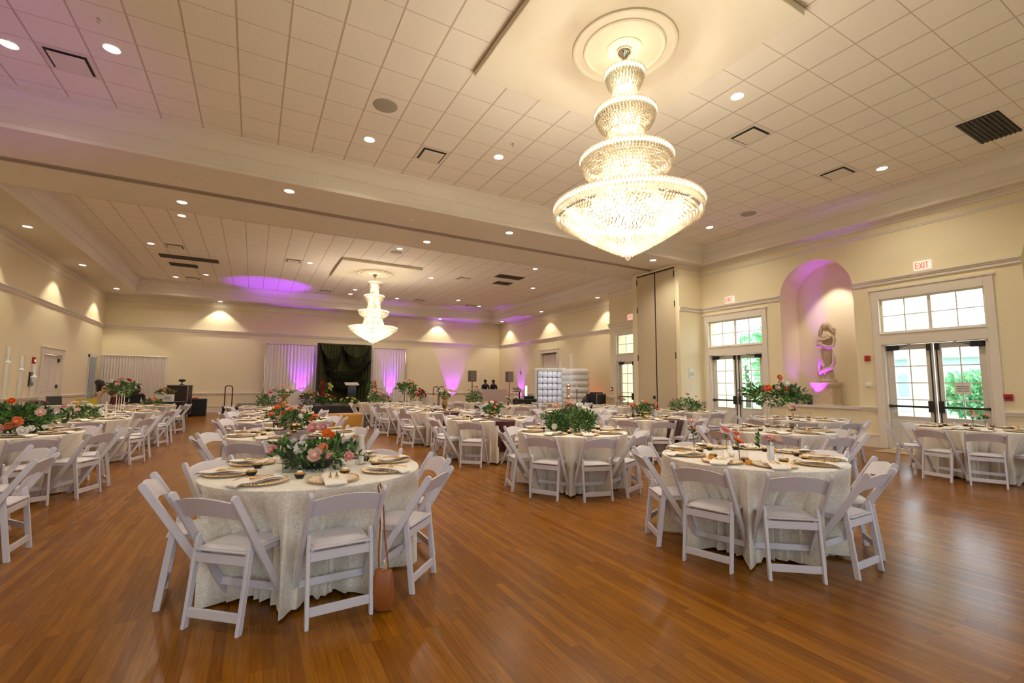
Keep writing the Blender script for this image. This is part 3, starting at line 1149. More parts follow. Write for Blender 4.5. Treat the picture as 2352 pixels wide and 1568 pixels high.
# ================================================================ CHAIRS AND TABLES
def build_chair():
    t = thing('folding_chair', 'x', 'chair', (0, 0, 0))
    # long posts: front foot up to the back top
    n = Vector((.785, .49)).normalized()
    d = Vector((-.49, .785)).normalized()
    for s in (-1, 1):
        w = .023
        top = Vector((-.295, .765))
        pts = [(.185 - w * 1.15, 0), (.185 + w * 1.15, 0)]
        pr = []
        for k in range(9):
            a = pi * k / 8
            q = top + n * (w * cos(a)) + d * (w * sin(a))
            pr.append((q.x, q.y))
        poly = pts + pr
        MB().plate(poly, s * .198, s * .221).obj('leg', M_CHAIR, t, bevel=.003)
    for s in (-1, 1):
        w = .019
        d2 = Vector((.062, .5)).normalized()
        n2 = Vector((d2.y, -d2.x))
        top = Vector((-.124, .492))
        poly = [(-.185 - w, 0), (-.185 + w, 0)] + [tuple(top + n2 * (w * cos(pi * k / 8)) + d2 * (w * sin(pi * k / 8))) for k in range(9)]
        MB().plate(poly, s * .172, s * .194).obj('leg', M_CHAIR, t, bevel=.003)
    b = MB().bar((-.173, -.174, .088), (.173, -.174, .088), .052, .017, (0, 0, 1))
    b.obj('stretcher', M_CHAIR, t, bevel=.002)
    b = MB().bar((-.2, .085, .16), (.2, .085, .16), .045, .017, (0, .2, 1))
    b.obj('stretcher', M_CHAIR, t, bevel=.002)
    b = MB()
    b.bar((-.173, -.142, .385), (.173, -.142, .385), .055, .018, (0, 0, 1))
    b.box(-.172, -.150, -.14, .22, .395, .432)
    b.box(.150, .172, -.14, .22, .395, .432)
    b.box(-.185, .185, .20, .225, .395, .432)
    b.add([(-.172, -.165, .428), (.172, -.165, .428), (.19, .235, .428), (-.19, .235, .428), (-.172, -.165, .440), (.172, -.165, .440), (.19, .235, .440), (-.19, .235, .440)],
          [(0, 3, 2, 1), (4, 5, 6, 7), (0, 1, 5, 4), (1, 2, 6, 5), (2, 3, 7, 6), (3, 0, 4, 7)])
    b.obj('seat', M_CHAIR, t, bevel=.003)
    b = MB()
    N = 8
    vs, fs = [], []
    for i in range(N + 1):
        for j in range(N + 1):
            u, v = i / N * 2 - 1, j / N * 2 - 1
            hw = .155 + .012 * (v * .5 + .5)
            z = .441 + .018 * (1 - abs(u) ** 5) * (1 - abs(v) ** 5)
            vs.append((u * hw, .035 + v * .18, z))
    for i in range(N):
        for j in range(N):
            fs.append((i * (N + 1) + j, (i + 1) * (N + 1) + j, (i + 1) * (N + 1) + j + 1, i * (N + 1) + j + 1))
    b.add(vs, fs)
    b.obj('seat_pad', M_PAD, t, smooth=True)
    # arched, gently curved crest panel
    N = 12
    vs, fs = [], []
    for side in (0, 1):
        for i in range(N + 1):
            u = i / N * 2 - 1
            for z0 in (0, 1):
                z = (.735 + .032 * (1 - u * u)) if z0 else (.628 + .026 * (1 - u * u))
                y = .185 - .49 * z / .785 - .020 * (1 - u * u) + (.008 if side else -.008)
                vs.append((u * .199, y, z))
    k = 2 * (N + 1)
    for i in range(N):
        a = 2 * i
        fs += [(a, a + 2, a + 3, a + 1), (k + a, k + a + 1, k + a + 3, k + a + 2), (a + 1, a + 3, k + a + 3, k + a + 1), (a, k + a, k + a + 2, a + 2)]
    fs += [(0, 1, k + 1, k), (2 * N, k + 2 * N, k + 2 * N + 1, 2 * N + 1)]
    MB().add(vs, fs).obj('backrest', M_CHAIR, t, smooth=True)
    return t


def cloth_mesh(angs, seed=0, mt=None, longf=1.0):
    rng = random.Random(seed)
    A = sorted(a % 360 for a in angs)
    NT = 300
    zs = [.762, .762, .762, .760, .752, .735, .70, .64, .57, .50, .44, .36, .28, .20, .12, .06, .012]
    tt = [None, None, None, 0, 0, .02, .10, .26, .48, .72, .90, 1, 1, 1, 1, 1, 1]
    top_r = [.0005, .35, .70, .757, .765, .768]
    ph = [rng.uniform(0, 6.28) for _ in range(4)]
    vs, fs = [], []
    for i, z in enumerate(zs):
        for k in range(NT):
            th = 360.0 * k / NT
            if i < 4:
                r = top_r[i]
                zz = z
            else:
                gaps = []
                for q in range(len(A)):
                    a0, a1 = A[q], A[(q + 1) % len(A)]
                    g = (a1 - a0) % 360
                    o = (th - a0) % 360
                    if o <= g:
                        u = min(o, g - o) / (g / 2)
                        gg = g
                        break
                rr_ = .515 + .27 * u ** 3.2
                if gg > 55:
                    rr_ = .515 + .25 * min(1, min(o, g - o) / 24) ** 2
                t = tt[i]
                dn = (.76 - z) / .75
                fold = (.014 * sin(radians(th) * 26 + ph[0]) + .016 * sin(radians(th) * 41 + ph[1]) + .011 * sin(radians(th) * 67 + ph[2] + 2 * dn)) * min(1, dn * 3) * (.7 + .8 * dn)
                r = (.770 - .02 * dn) * (1 - t) + rr_ * t + fold + .012 * dn * u
                zz = z if i < len(zs) - 1 else z + .008 * (1 + sin(radians(th) * 17 + ph[3]))
            vs.append((r * cos(radians(th)), r * sin(radians(th)), zz))
    for i in range(len(zs) - 1):
        for k in range(NT):
            fs.append((i * NT + k, i * NT + (k + 1) % NT, (i + 1) * NT + (k + 1) % NT, (i + 1) * NT + k))
    fs.append(tuple(reversed(range(NT))))
    return MB().add(vs, fs).mesh('tablecloth', mt or M_CLOTH, smooth=True)


def build_table():
    t = thing('round_table', 'x', 'table', (0, 0, 0))
    MB().lathe([(.0005, .728), (.755, .728), (.755, .755), (.0005, .755)], 48, cap0=False, cap1=False).obj('tabletop', mat('plywood', (.45, .3, .16), .6), t)
    for sx, sy in ((-1, -1), (1, -1), (1, 1), (-1, 1)):
        MB().tube([(sx * .28, sy * .33, .728), (sx * .28, sy * .38, 0)], .014, 8).obj('leg', M_DKMET, t)
    return t


def place_mesh():
    # glass charger with beaded gold rim
    t = thing('charger_plate', 'x', 'charger plate', (0, 0, 0))
    b = MB().lathe([(.0005, .002), (.10, .002), (.11, .004), (.155, .012), (.158, .015), (.152, .015), (.108, .008), (.10, .006), (.0005, .006)], 40, cap0=False, cap1=False)
    b.obj('glass_disc', mat('pink_gold_glass', (.90, .74, .62), .3, spec=.6), t, smooth=True)
    b = MB().lathe([(.155, .012), (.160, .010), (.165, .014), (.165, .017), (.160, .018), (.155, .015)], 40, cap0=False, cap1=False)
    for k in range(52):
        a = 2 * pi * k / 52
        b.ball((.160 * cos(a), .160 * sin(a), .018), .0050, 6, 4)
    b.obj('beaded_rim', M_GOLD, t, smooth=True)
    nap = MB()
    N, Mx = 14, 6
    for lay, off in ((0, 0), (1, .007)):
        vs, fs = [], []
        for i in range(N + 1):
            for j in range(Mx + 1):
                u, v = i / N, j / Mx * 2 - 1
                y = -.20 + .33 * u
                z = .022 + off + .004 * sin(9 * u + 2 * v)
                z = max(.006 + off, z - max(0, -.172 - y) * .6)
                vs.append((v * (.064 - .004 * lay) * (1 + .12 * sin(3 * u + lay)), y, z))
        for i in range(N):
            for j in range(Mx):
                a = i * (Mx + 1) + j
                fs.append((a, a + 1, a + Mx + 2, a + Mx + 1))
        nap.add(vs, fs)
    nm = nap.mesh('napkin', M_CREAM, smooth=True)
    fk = MB()
    fk.bar((.02, .075, .037), (.02, -.02, .035), .008, .003, (1, 0, 0))
    fk.add([(.009, -.02, .035), (.031, -.02, .035), (.029, -.05, .034), (.011, -.05, .034), (.009, -.02, .038), (.031, -.02, .038), (.029, -.05, .037), (.011, -.05, .037)],
           [(0, 3, 2, 1), (4, 5, 6, 7), (0, 1, 5, 4), (1, 2, 6, 5), (2, 3, 7, 6), (3, 0, 4, 7)])
    for k in range(4):
        x = .0115 + k * .0057
        fk.bar((x, -.05, .0355), (x, -.085, .038), .003, .002, (1, 0, 0))
    fm = fk.mesh('fork', M_GOLD)
    sp = MB()
    sp.bar((-.02, .08, .037), (-.02, -.03, .036), .007, .003, (1, 0, 0))
    sp.ball((-.02, -.05, .036), .016, 10, 6, (.8, 1.5, .28))
    sm = sp.mesh('spoon', M_GOLD, smooth=True)
    c = thing('dessert_cup', 'x', 'dessert', (0, 0, 0))
    MB().lathe([(.021, .0), (.026, .012), (.036, .030), (.034, .030), (.022, .010), (.0005, .006)], 36, cap0=True, cap1=False, flute=.05, nf=12).obj('paper_liner', M_BLACK, c, smooth=True)
    MB().lathe([(.0005, .01), (.024, .012), (.032, .030), (.028, .040), (.0005, .043)], 20, cap0=False, cap1=False).obj('cake', M_CAKE, c, smooth=True)
    MB().ball((0, 0, .042), .019, 12, 6, (1, 1, .62)).obj('frosting', M_FROST, c, smooth=True)
    return t, nm, fm, sm, c


# ---- flowers and greenery
def flower_mesh(kind, m, rng):
    b = MB()
    if kind == 'daisy':
        rings = [(14, .95, .10), (12, .75, .35), (10, .5, .7)]
    elif kind == 'peony':
        rings = [(9, .95, .35), (9, .88, .7), (8, .8, 1.05), (8, .68, 1.3), (6, .55, 1.5), (5, .45, 1.7)]
    else:
        rings = [(6, 1.0, .55), (6, .9, .95), (5, .78, 1.25), (5, .62, 1.45), (4, .48, 1.6), (3, .38, 1.75)]
    for n, L, lift in rings:
        for k in range(n):
            a = 2 * pi * (k + rng.uniform(-.15, .15)) / n + L * 3
            c, s = cos(a), sin(a)
            w = L * (2.2 / n if kind != 'daisy' else 2.4 / n) * pi * .34
            vs = []
            for f, ww, zz in ((0.06, .25, -.05), (.5, 1, .02), (.85, .95, .18), (1.0, .35, .22)):
                rad = L * f * cos(lift * .85)
                z = L * f * sin(lift * .85) + zz * L * .6
                for g in (-1, 0, 1):
                    x, y = rad, g * w * ww
                    vs.append((x * c - y * s, x * s + y * c, z + (abs(g) * .10 * L)))
            b.add(vs, [(r * 3 + q, r * 3 + q + 1, r * 3 + q + 4, r * 3 + q + 3) for r in range(3) for q in range(2)])
    if kind == 'daisy':
        b.ball((0, 0, .12), .18, 8, 5)
    else:
        b.ball((0, 0, .34), .40, 12, 8, (1, 1, .95))
    return b.mesh(kind, m, smooth=True)


frng = random.Random(3)
FL = {}
for cname, pm in PETAL.items():
    for kd in ('rose', 'peony', 'daisy'):
        FL[cname, kd] = None


def flower(parent, cname, kd, p, d, size):
    if FL[cname, kd] is None:
        FL[cname, kd] = flower_mesh(kd, PETAL[cname], frng)
    o = link({'rose': 'rose', 'peony': 'peony', 'daisy': 'daisy_bloom'}[kd], FL[cname, kd], parent, p)
    d = Vector(d).normalized()
    o.rotation_euler = (d.to_track_quat('Z', 'Y') @ Quaternion((0, 0, 1), frng.uniform(0, 6))).to_euler()
    o.scale = (size,) * 3
    return o


def sprig(b, p, d, L, n, size, rng, stem=2):
    p = Vector(p)
    d = Vector(d).normalized()
    pts = []
    for k in range(6):
        f = k / 5
        pts.append(p + d * L * f + Vector((0, 0, -.25 * L * f * f)) + Vector((rng.uniform(-1, 1), rng.uniform(-1, 1), 0)) * .01)
    b.tube(pts, [.0025] * 6, 4, mt=stem)
    for k in range(n):
        f = (k + .5) / n
        q = pts[0].lerp(pts[-1], f) if n < 3 else pts[min(5, int(f * 5))].lerp(pts[min(5, int(f * 5) + 1)], f * 5 - int(f * 5))
        sd = Vector((rng.uniform(-1, 1), rng.uniform(-1, 1), rng.uniform(-.4, 1)))
        leaf(b, q, (d + sd * 1.1).normalized(), size * rng.uniform(.7, 1.2), rng, mt=1 if rng.random() < .3 else 0)


def mound(parent, c, rx, rz, nl, size, rng, sprigs=10, name='foliage', slen=.16):
    b = MB()
    leafcloud(b, c, rx * .85, rx * .85, rz * .9, int(nl * .55), size, rng)
    for _ in range(7):
        a = rng.uniform(0, 2 * pi)
        q = rng.uniform(.35, .75)
        leafcloud(b, (c[0] + rx * q * cos(a), c[1] + rx * q * sin(a), c[2] + rz * rng.uniform(-.1, .55)), rx * .36, rx * .36, rz * .42, int(nl * .07), size, rng)
    for _ in range(sprigs):
        a = rng.uniform(0, 2 * pi)
        e = rng.uniform(.0, .8)
        d = Vector((cos(a) * cos(e), sin(a) * cos(e), sin(e)))
        sprig(b, Vector(c) + Vector((d.x * rx * .8, d.y * rx * .8, d.z * rz * .8)), d, rng.uniform(.6, 1.1) * slen, 9, size, rng)
    o = b.obj(name, [M_LEAF, M_LEAF2, M_STEM], parent)
    return o


def scatter_fl(parent, c, rx, rz, n, pal, size, rng, emin=.15):
    for k in range(n):
        a = 2.39996 * k + rng.uniform(-.3, .3)
        e = emin + (1.45 - emin) * (k + .5) / n
        d = Vector((cos(a) * cos(e), sin(a) * cos(e), sin(e)))
        p = Vector(c) + Vector((d.x * rx, d.y * rx, d.z * rz)) * 1.14
        cn = pal[k % len(pal)]
        kd = rng.choice(['rose', 'peony', 'rose', 'daisy'] if cn in ('orange', 'coral') else ['rose', 'peony'])
        flower(parent, cn, kd, p, d + Vector((0, 0, .25)), size * rng.uniform(.75, 1.2))


def cyl_vase(name, label, loc, r, h, candle=0, cat='vase', group=None, mt=None):
    t = thing(name, label, cat, loc, 0, group)
    MB().lathe([(.0005, .003), (r * .96, .003), (r * .96, h), (r, h), (r, 0), (.0005, 0)], 28, cap0=False, cap1=False).obj('glass_cylinder', mt or M_GLASS, t, smooth=True)
    if candle:
        MB().lathe([(.0005, .004), (candle, .004), (candle, h * .72), (.0005, h * .725)], 16, cap0=False, cap1=False).obj('candle', M_WAX, t, smooth=True)
    return t


def bud_vase(name, label, loc, h, blooms, rng, shape=0, mt=None, leaves=6):
    t = thing(name, label, 'flower vase', loc)
    pr = [(.018, 0), (.026, .01), (.028, h * .35), (.012, h * .7), (.010, h * .95), (.014, h)] if shape == 0 else \
         ([(.02, 0), (.032, h * .3), (.026, h * .7), (.030, h)] if shape == 1 else [(.03, 0), (.05, h * .1), (.055, h * .5), (.035, h * .8), (.045, h)])
    MB().lathe(pr, 24, cap1=False).obj('vase', mt or M_GLASS, t, smooth=True)
    b = MB()
    for (dx, dy, dz, cn, kd, sz) in blooms:
        b.tube([(0, 0, .01), (dx * .3, dy * .3, h), (dx, dy, dz)], .002, 5)
    for k in range(leaves):
        dx, dy, dz = blooms[k % len(blooms)][:3]
        f = rng.uniform(.5, .95)
        leaf(b, Vector((dx * f, dy * f, h + (dz - h) * f * .8)), Vector((rng.uniform(-1, 1), rng.uniform(-1, 1), rng.uniform(.0, .8))).normalized(), .05, rng)
    b.obj('stems', M_LEAF, t)
    for (dx, dy, dz, cn, kd, sz) in blooms:
        flower(t, cn, kd, (dx, dy, dz), (dx * 2 + rng.uniform(-.3, .3), dy * 2 - .45, .9), sz)
    return t


NAMES8 = ['near', 'near right', 'right', 'far right', 'far', 'far left', 'left', 'near left']
NAMES9 = ['near', 'near right', 'right', 'far right', 'back right', 'back left', 'far left', 'left', 'near left']


def seatnames(c, angs):
    na = math.degrees(atan2(-c[1], -c[0]))
    rel = sorted(((a - na) % 360, a) for a in angs)
    nm = NAMES9 if len(angs) == 9 else NAMES8
    n = len(rel)
    best = min(range(n), key=lambda i: min(rel[i][0], 360 - rel[i][0]))
    return {rel[(best + i) % n][1]: nm[i] for i in range(n)}


CHAIR = build_chair()
TABLE = build_table()
CHARGER, M_NAP, M_FORK, M_SPOON, CUP = place_mesh()


def ev(ph, n=8):
    return [ph + 360 / n * i for i in range(n)]


# name, key, centre, chair angles, foot radius, detail (3 full, 2 medium, 1 far), runner, cloth kind
TB = [
    ('front left bouquet table', 'T1', (.46, 3.90), [183, 228.5, 274, 318, 3, 48, 93, 138], .715, 3, 0, 0),
    ('front right bud vase table', 'T2', (4.07, 2.75), [150.6, 193, 232, 273.6, 313, 353, 33, 73, 113], .735, 3, 0, 0),
    ('centre table with green mound', 'T3', (4.0, 5.41), [211.5, 253.5, 291, 336, 21, 66, 115, 167], .74, 3, 0, 1),
    ('right table with tall vase', 'T4', (6.92, 4.23), [215, 255, 298, 340, 25, 70, 118, 168], .78, 3, 0, 0),
    ('right table by glass doors', 'E1', (10.2, 2.92), [168, 200, 245, 290, 335, 20, 65, 115], .84, 3, 0, 1),
    ('left edge table', 'A1', (-2.65, 5.45), [355, 40, 85, 310], .86, 1, 0, 1),
    ('left table with coral bouquet', 'A2', (-2.68, 8.10), [302, 338, 18, 60, 105, 150, 215, 258], .86, 3, 0, 1),
    ('left table with white roses', 'A3', (-2.68, 10.85), ev(337), .84, 2, 0, 1),
    ('left table with tall bouquet', 'A4', (-2.62, 13.35), ev(340), .82, 2, 0, 1),
    ('farthest left table', 'A5', (-2.68, 16.6), ev(338), .80, 1, 0, 1),
    ('gold compote runner table', 'B2', (.48, 6.72), [196, 240, 300, 345, 30, 70, 110, 152], .78, 3, 1, 1),
    ('third left centre table', 'B3', (.52, 9.43), [194, 240, 300, 345, 30, 70, 110, 152], .78, 2, 1, 1),
    ('fourth left centre table', 'B4', (.52, 11.9), ev(195), .78, 2, 0, 1),
    ('farthest left centre table', 'B5', (.45, 14.7), ev(200), .78, 1, 0, 1),
    ('third centre runner table', 'C3', (4.0, 8.15), [184, 229, 284, 330, 15, 60, 105, 145], .84, 2, 1, 1),
    ('fourth centre runner table', 'C4', (4.05, 10.85), [204, 249, 296, 340, 25, 68, 110, 158], .84, 2, 1, 1),
    ('fifth centre table', 'C5', (4.05, 13.4), ev(206), .78, 1, 0, 1),
    ('farthest centre table', 'C6', (3.95, 16.25), ev(204), .78, 1, 0, 1),
    ('second right centre runner table', 'D2', (7.06, 6.98), [205, 240, 284, 325, 10, 55, 100, 150], .80, 2, 1, 1),
    ('third right centre table', 'D3', (7.3, 9.80), ev(208), .80, 2, 0, 1),
    ('fourth right centre table', 'D4', (7.3, 13.0), ev(210), .80, 1, 0, 1),
    ('farthest right centre table', 'D5', (7.26, 15.9), ev(215), .80, 1, 0, 1),
    ('table under the statue', 'E2', (9.7, 5.42), ev(212), .80, 2, 0, 0),
    ('table by the return wall', 'E3', (9.99, 8.44), ev(214), .80, 2, 0, 1),
    ('table before the partition', 'E4', (10.29, 11.5), ev(216), .80, 1, 0, 1),
    ('table before the inflatable booth', 'E5', (10.0, 14.1), ev(216), .80, 1, 0, 1),
]
shared_cloth = {}
prng = random.Random(8)
_first = {}


def place(proto, key, loc, rz, label, group):
    if key not in _first:
        _first[key] = 1
        tree(proto)
        proto.location = loc
        proto.rotation_euler = (0, 0, rz)
        proto['label'] = label
        proto['group'] = group
        return proto
    return dup(proto, loc, rz, label, group)


def single(name, me, loc, rz, label, cat, group):
    o = link(name, me, None, loc, rz)
    return tag(o, label, cat, group)


for tn, key, c, angs, fr_, det, runner, kind in TB:
    place(TABLE, 'table', (c[0], c[1], 0), prng.uniform(0, 1.5), 'round folding banquet table under the cloth, the ' + tn, 'round banquet tables')
    reg = all(abs(((angs[i] - angs[0]) % 45)) < .01 for i in range(len(angs))) and len(angs) == 8
    if reg:
        kk = ('reg', kind)
        if kk not in shared_cloth:
            shared_cloth[kk] = cloth_mesh(ev(0), 4, (M_CLOTH, M_CLOTH2)[kind])
        cm, crz = shared_cloth[kk], radians(angs[0])
    else:
        cm, crz = cloth_mesh(angs if len(angs) > 4 else ev(angs[0]), hash(key) % 97 if False else len(tn), (M_CLOTH, M_CLOTH2)[kind]), 0
    single('tablecloth', cm, (c[0], c[1], .001), crz, 'floor length cream cloth on the ' + tn, 'tablecloth', 'cream tablecloths')
    sn = seatnames(c, angs)
    for a in angs:
        ar = radians(a)
        pos = sn[a]
        jr = prng.uniform(-.015, .015) + (0 if det == 3 else prng.uniform(-.02, .03))
        x, y = c[0] + (fr_ + jr) * cos(ar), c[1] + (fr_ + jr) * sin(ar)
        place(CHAIR, 'chair', (x, y, 0), ar + pi / 2 + prng.uniform(-.05, .05), 'white folding chair, %s seat, %s' % (pos, tn), 'white folding chairs')
        if key == 'A1':
            continue
        px_, py_ = c[0] + .575 * cos(ar), c[1] + .575 * sin(ar)
        rz = ar + pi / 2
        place(CHARGER, 'charger', (px_, py_, .763), rz + prng.uniform(-.3, .3), 'gold rimmed charger, %s seat, %s' % (pos, tn), 'gold rimmed charger plates')
        single('napkin', M_NAP, (px_, py_, .763), rz + prng.uniform(-.5, .5), 'folded cream napkin, %s seat, %s' % (pos, tn), 'napkin', 'cream napkins on the chargers')
        if det >= 2:
            a2 = ar + radians(prng.uniform(14, 22))
            r2 = prng.uniform(.42, .46)
            place(CUP, 'cup', (c[0] + r2 * cos(a2), c[1] + r2 * sin(a2), .763), prng.uniform(0, 6), 'small black dessert cup, %s seat, %s' % (pos, tn), 'black dessert cups')
        if det == 3:
            q = rz + prng.uniform(-.25, .25)
            single('fork', M_FORK, (px_, py_, .763), q, 'gold fork, %s seat, %s' % (pos, tn), 'fork', 'gold forks on the napkins')
            single('spoon', M_SPOON, (px_, py_, .763), q, 'gold spoon, %s seat, %s' % (pos, tn), 'spoon', 'gold spoons on the napkins')
    if runner:
        b = MB()
        prof = []
        for s in (-1, 1):
            prof.append([(s * .60, .20), (s * .66, .40), (s * .74, .62), (s * .785, .72), (s * .782, .755), (s * .755, .767), (s * .4, .767)])
        path = prof[0] + list(reversed(prof[1]))
        vs, fs = [], []
        W_ = 9
        for (yy, zz) in path:
            for j in range(W_ + 1):
                u = j / W_ * 2 - 1
                hw = .20 if zz > .7 else .20 - .05 * (.7 - zz)
                yo = yy * (sqrt(max(.2, 1 - (u * hw / .78) ** 2)) if zz > .5 and abs(yy) > .7 else 1)
                vs.append((u * hw, yo + (.012 * sin(u * 9) * (1 if zz < .7 else 0)) * (1 if yy > 0 else -1), zz))
        for i in range(len(path) - 1):
            for j in range(W_):
                a = i * (W_ + 1) + j
                fs.append((a, a + 1, a + W_ + 2, a + W_ + 1))
        b.add(vs, fs)
        tag(b.obj('table_runner', M_MAROON, None, (c[0], c[1], 0), smooth=True), 'dark maroon velvet runner across the ' + tn, 'table runner')

# ================================================================ CENTREPIECES
g = random.Random(21)
TZ = .765
# front left bouquet
t = thing('flower_arrangement', 'low garden bouquet of pink, white and orange blooms on the front left table', 'flowers', (.46, 3.90, TZ))
mound(t, (0, 0, .07), .25, .13, 620, .055, g, 30, slen=.19)
MB().lathe([(.10, 0), (.12, .05), (.0005, .05)], 20).obj('container', M_BLACK, t)
rt = Vector((cos(_y), -sin(_y), 0))
tw = Vector((-sin(_y), -cos(_y), 0))
for zx, zy, cn, kd, sz, dp in ((535, 415, 'pink', 'peony', .044, .20), (775, 395, 'white', 'peony', .056, .19), (680, 360, 'white', 'rose', .046, .14), (925, 462, 'blush', 'rose', .060, .24),
                               (925, 250, 'orange', 'daisy', .040, .05), (975, 275, 'orange', 'rose', .030, .06), (960, 388, 'coral', 'daisy', .040, .18), (1180, 465, 'pink', 'rose', .040, .17),
                               (745, 205, 'pink', 'peony', .050, -.06), (835, 195, 'pink', 'rose', .040, -.08), (1030, 440, 'blush', 'rose', .026, .2), (1025, 470, 'pink', 'rose', .022, .22), (690, 300, 'white', 'rose', .035, -.02)):
    r_ = (zx / 4.9 + 560 - 727) * .00405
    z_ = (1074 - (960 + zy / 4.9)) * .00405 + dp * .16
    p = rt * r_ + tw * dp + Vector((0, 0, max(.05, z_)))
    flower(t, cn, kd, p, tw * 1.0 + rt * r_ * 2 + Vector((0, 0, .55)), sz)
cyl_vase('candle_cylinder', 'tall clear glass candle cylinder right of the front left bouquet', (.79, 3.90, TZ), .045, .31, .022, 'candle holder')
cyl_vase('candle_cylinder', 'tall clear glass candle cylinder behind the left of the front left bouquet', (.24, 4.22, TZ), .045, .31, .022, 'candle holder')
b = MB().box(-.055, .055, -.012, .012, 0, .145)
o = b.obj('table_number_block', glass_mat('frosted_acrylic', (.78, .80, .78), .35, .3), None, (.265, 3.74, TZ), bevel=.003)
o.rotation_euler = (0, 0, -_y)
tag(o, 'small clear acrylic block standing at the left of the front left bouquet', 'table number')


def tealight(loc, label, amber=False):
    t = thing('votive_candle' if not amber else 'amber_votive', label, 'votive candle', loc)
    MB().lathe([(.024, 0), (.028, .035), (.026, .035), (.022, .004), (.0005, .004)], 20, cap1=False).obj('glass_cup', mat('amber_glass', (.75, .33, .04), .15) if amber else M_GLASS, t, smooth=True)
    MB().lathe([(.0005, .005), (.020, .005), (.021, .02), (.0005, .021)], 16, cap0=False, cap1=False).obj('candle', M_WAX, t)
    return t


tealight((.50, 3.61, TZ), 'white tealight in glass before the front left bouquet')
# front right: bud vases
bud_vase('bud_vase', 'clear bud vase with one pink bloom, front right table', (4.02, 2.94, TZ), .10, [(-.03, 0, .20, 'pink', 'peony', .062)], g)
bud_vase('bud_vase', 'clear bud vase with orange daisy and peach bloom, front right table', (3.66, 2.56, TZ), .09, [(-.04, -.02, .175, 'orange', 'daisy', .048), (.04, .05, .215, 'coral', 'rose', .036)], g)
bud_vase('bud_vase', 'ribbed white bud vase with pink rose, carnation and leaves, front right table', (3.94, 2.46, TZ), .13, [(-.03, 0, .185, 'pink', 'rose', .040), (.07, -.01, .175, 'blush', 'peony', .052)], g, 1, mat('milk_glass', (.85, .85, .86), .15), 4)
b = MB()
sprig(b, (3.86, 2.50, .86), (-.25, -.1, .9), .18, 12, .06, g, 0)
bud_vase('bud_vase', 'tall bud vase with peach blooms and leaves behind the front right table glasses', (3.75, 3.10, TZ), .13, [(-.03, 0, .29, 'blush', 'rose', .040), (0, .01, .22, 'coral', 'rose', .03)], g, 0, None, 14)
t = thing('greenery_stem', 'dark green leafy stem beside the pink rose, front right table', 'greenery', (0, 0, 0))
b.obj('leaves', [M_LEAF, M_LEAF2, M_STEM], t)
for x, y, r, h, cd, lb in ((3.70, 2.80, .045, .18, .0, 'wide clear glass cylinder left on the front right table'), (4.14, 2.50, .03, .15, 0, 'slim clear glass at the right of the pink rose vase'),
                           (3.80, 2.62, .038, .085, 0, 'short clear glass tumbler, middle of the front right table'), (4.42, 3.10, .05, .32, .012, 'tall clear cylinder with thin taper, back of the front right table')):
    cyl_vase('glass_cylinder', lb, (x, y, TZ), r, h, cd, 'glass')
for x, y, lb in ((3.53, 2.74, 'left of the napkin'), (3.60, 2.44, 'in front of the orange daisy'), (4.24, 2.32, 'at the right'), (3.98, 2.36, 'under the pink rose'), (3.60, 3.15, 'at the far left'), (4.45, 2.75, 'far right')):
    tealight((x, y, TZ), 'amber votive %s, front right bud vase table' % lb, True)
tealight((3.86, 2.78, TZ), 'clear votive in the middle of the front right bud vase table')
# centre green mound
t = thing('flower_arrangement', 'large loose green foliage mound with a few white and pink blooms, centre table', 'flowers', (3.97, 5.41, TZ))
mound(t, (0, 0, .08), .38, .24, 2600, .048, g, 40, slen=.16)
for dx, dz, cn, s in ((-.05, .36, 'blush', .05), (.02, .35, 'blush', .045), (.14, .31, 'white', .05), (.22, .27, 'white', .045), (-.2, .30, 'blush', .05), (-.12, .33, 'white', .04), (.28, .24, 'white', .04)):
    flower(t, cn, 'rose', rt * dx + Vector((0, 0, dz + .03)) - tw * .02, tw + Vector((0, 0, 1)), s * 1.15)
for dx, dz in ((-.25, .09), (-.34, .03), (-.28, .0)):
    flower(t, 'white', 'rose', rt * dx + tw * .36 + Vector((0, 0, dz)), tw + rt * dx, .045)
t = thing('candelabra', 'carved gold candle column rising from the centre green mound', 'candelabra', (3.97, 5.45, TZ))
pr = [(.05, 0), (.05, .01), (.015, .03)]
for k in range(10):
    z = .05 + k * .058
    pr += [(.014, z), (.030 + .008 * (k % 2), z + .02), (.014, z + .05)]
pr += [(.035, .64), (.02, .66)]
MB().lathe(pr, 20).obj('column', mat('rose_gold', (.55, .32, .20), .35, metal=.8), t, smooth=True)
for x, y, h in ((4.06, 5.50, 1.10), (3.93, 5.60, 1.0), (3.84, 5.36, .74)):
    cyl_vase('tall_candle_cylinder', {1.10: 'tallest clear candle tube above the centre green mound', 1.0: 'second clear candle tube behind the centre green mound', .74: 'shortest clear candle tube left above the centre green mound'}[h], (x, y, TZ), .033, h, 0, 'candle holder')
# right tall vase
t = thing('flower_arrangement', 'high bouquet of orange and peach blooms on a tall glass cylinder, right table', 'flowers', (6.93, 4.26, TZ))
MB().lathe([(.0005, .003), (.085, .003), (.085, .40), (.09, .40), (.09, 0), (.0005, 0)], 28, cap0=False, cap1=False).obj('glass_cylinder', M_GLASS, t, smooth=True)
mound(t, (0, 0, .50), .33, .14, 800, .065, g, 34, slen=.22)
for dx, dz, cn, kd, s in ((-.02, .77, 'coral', 'peony', .05), (-.25, .60, 'coral', 'rose', .055), (-.20, .61, 'orange', 'rose', .06), (-.06, .61, 'blush', 'rose', .052), (.07, .60, 'coral', 'rose', .05), (.06, .68, 'white', 'rose', .06), (-.02, .70, 'blush', 'rose', .04), (.20, .58, 'white', 'rose', .045), (.15, .62, 'white', 'rose', .03)):
    flower(t, cn, kd, rt * dx + tw * .24 + Vector((0, 0, dz)), tw + Vector((0, 0, .5)), s)
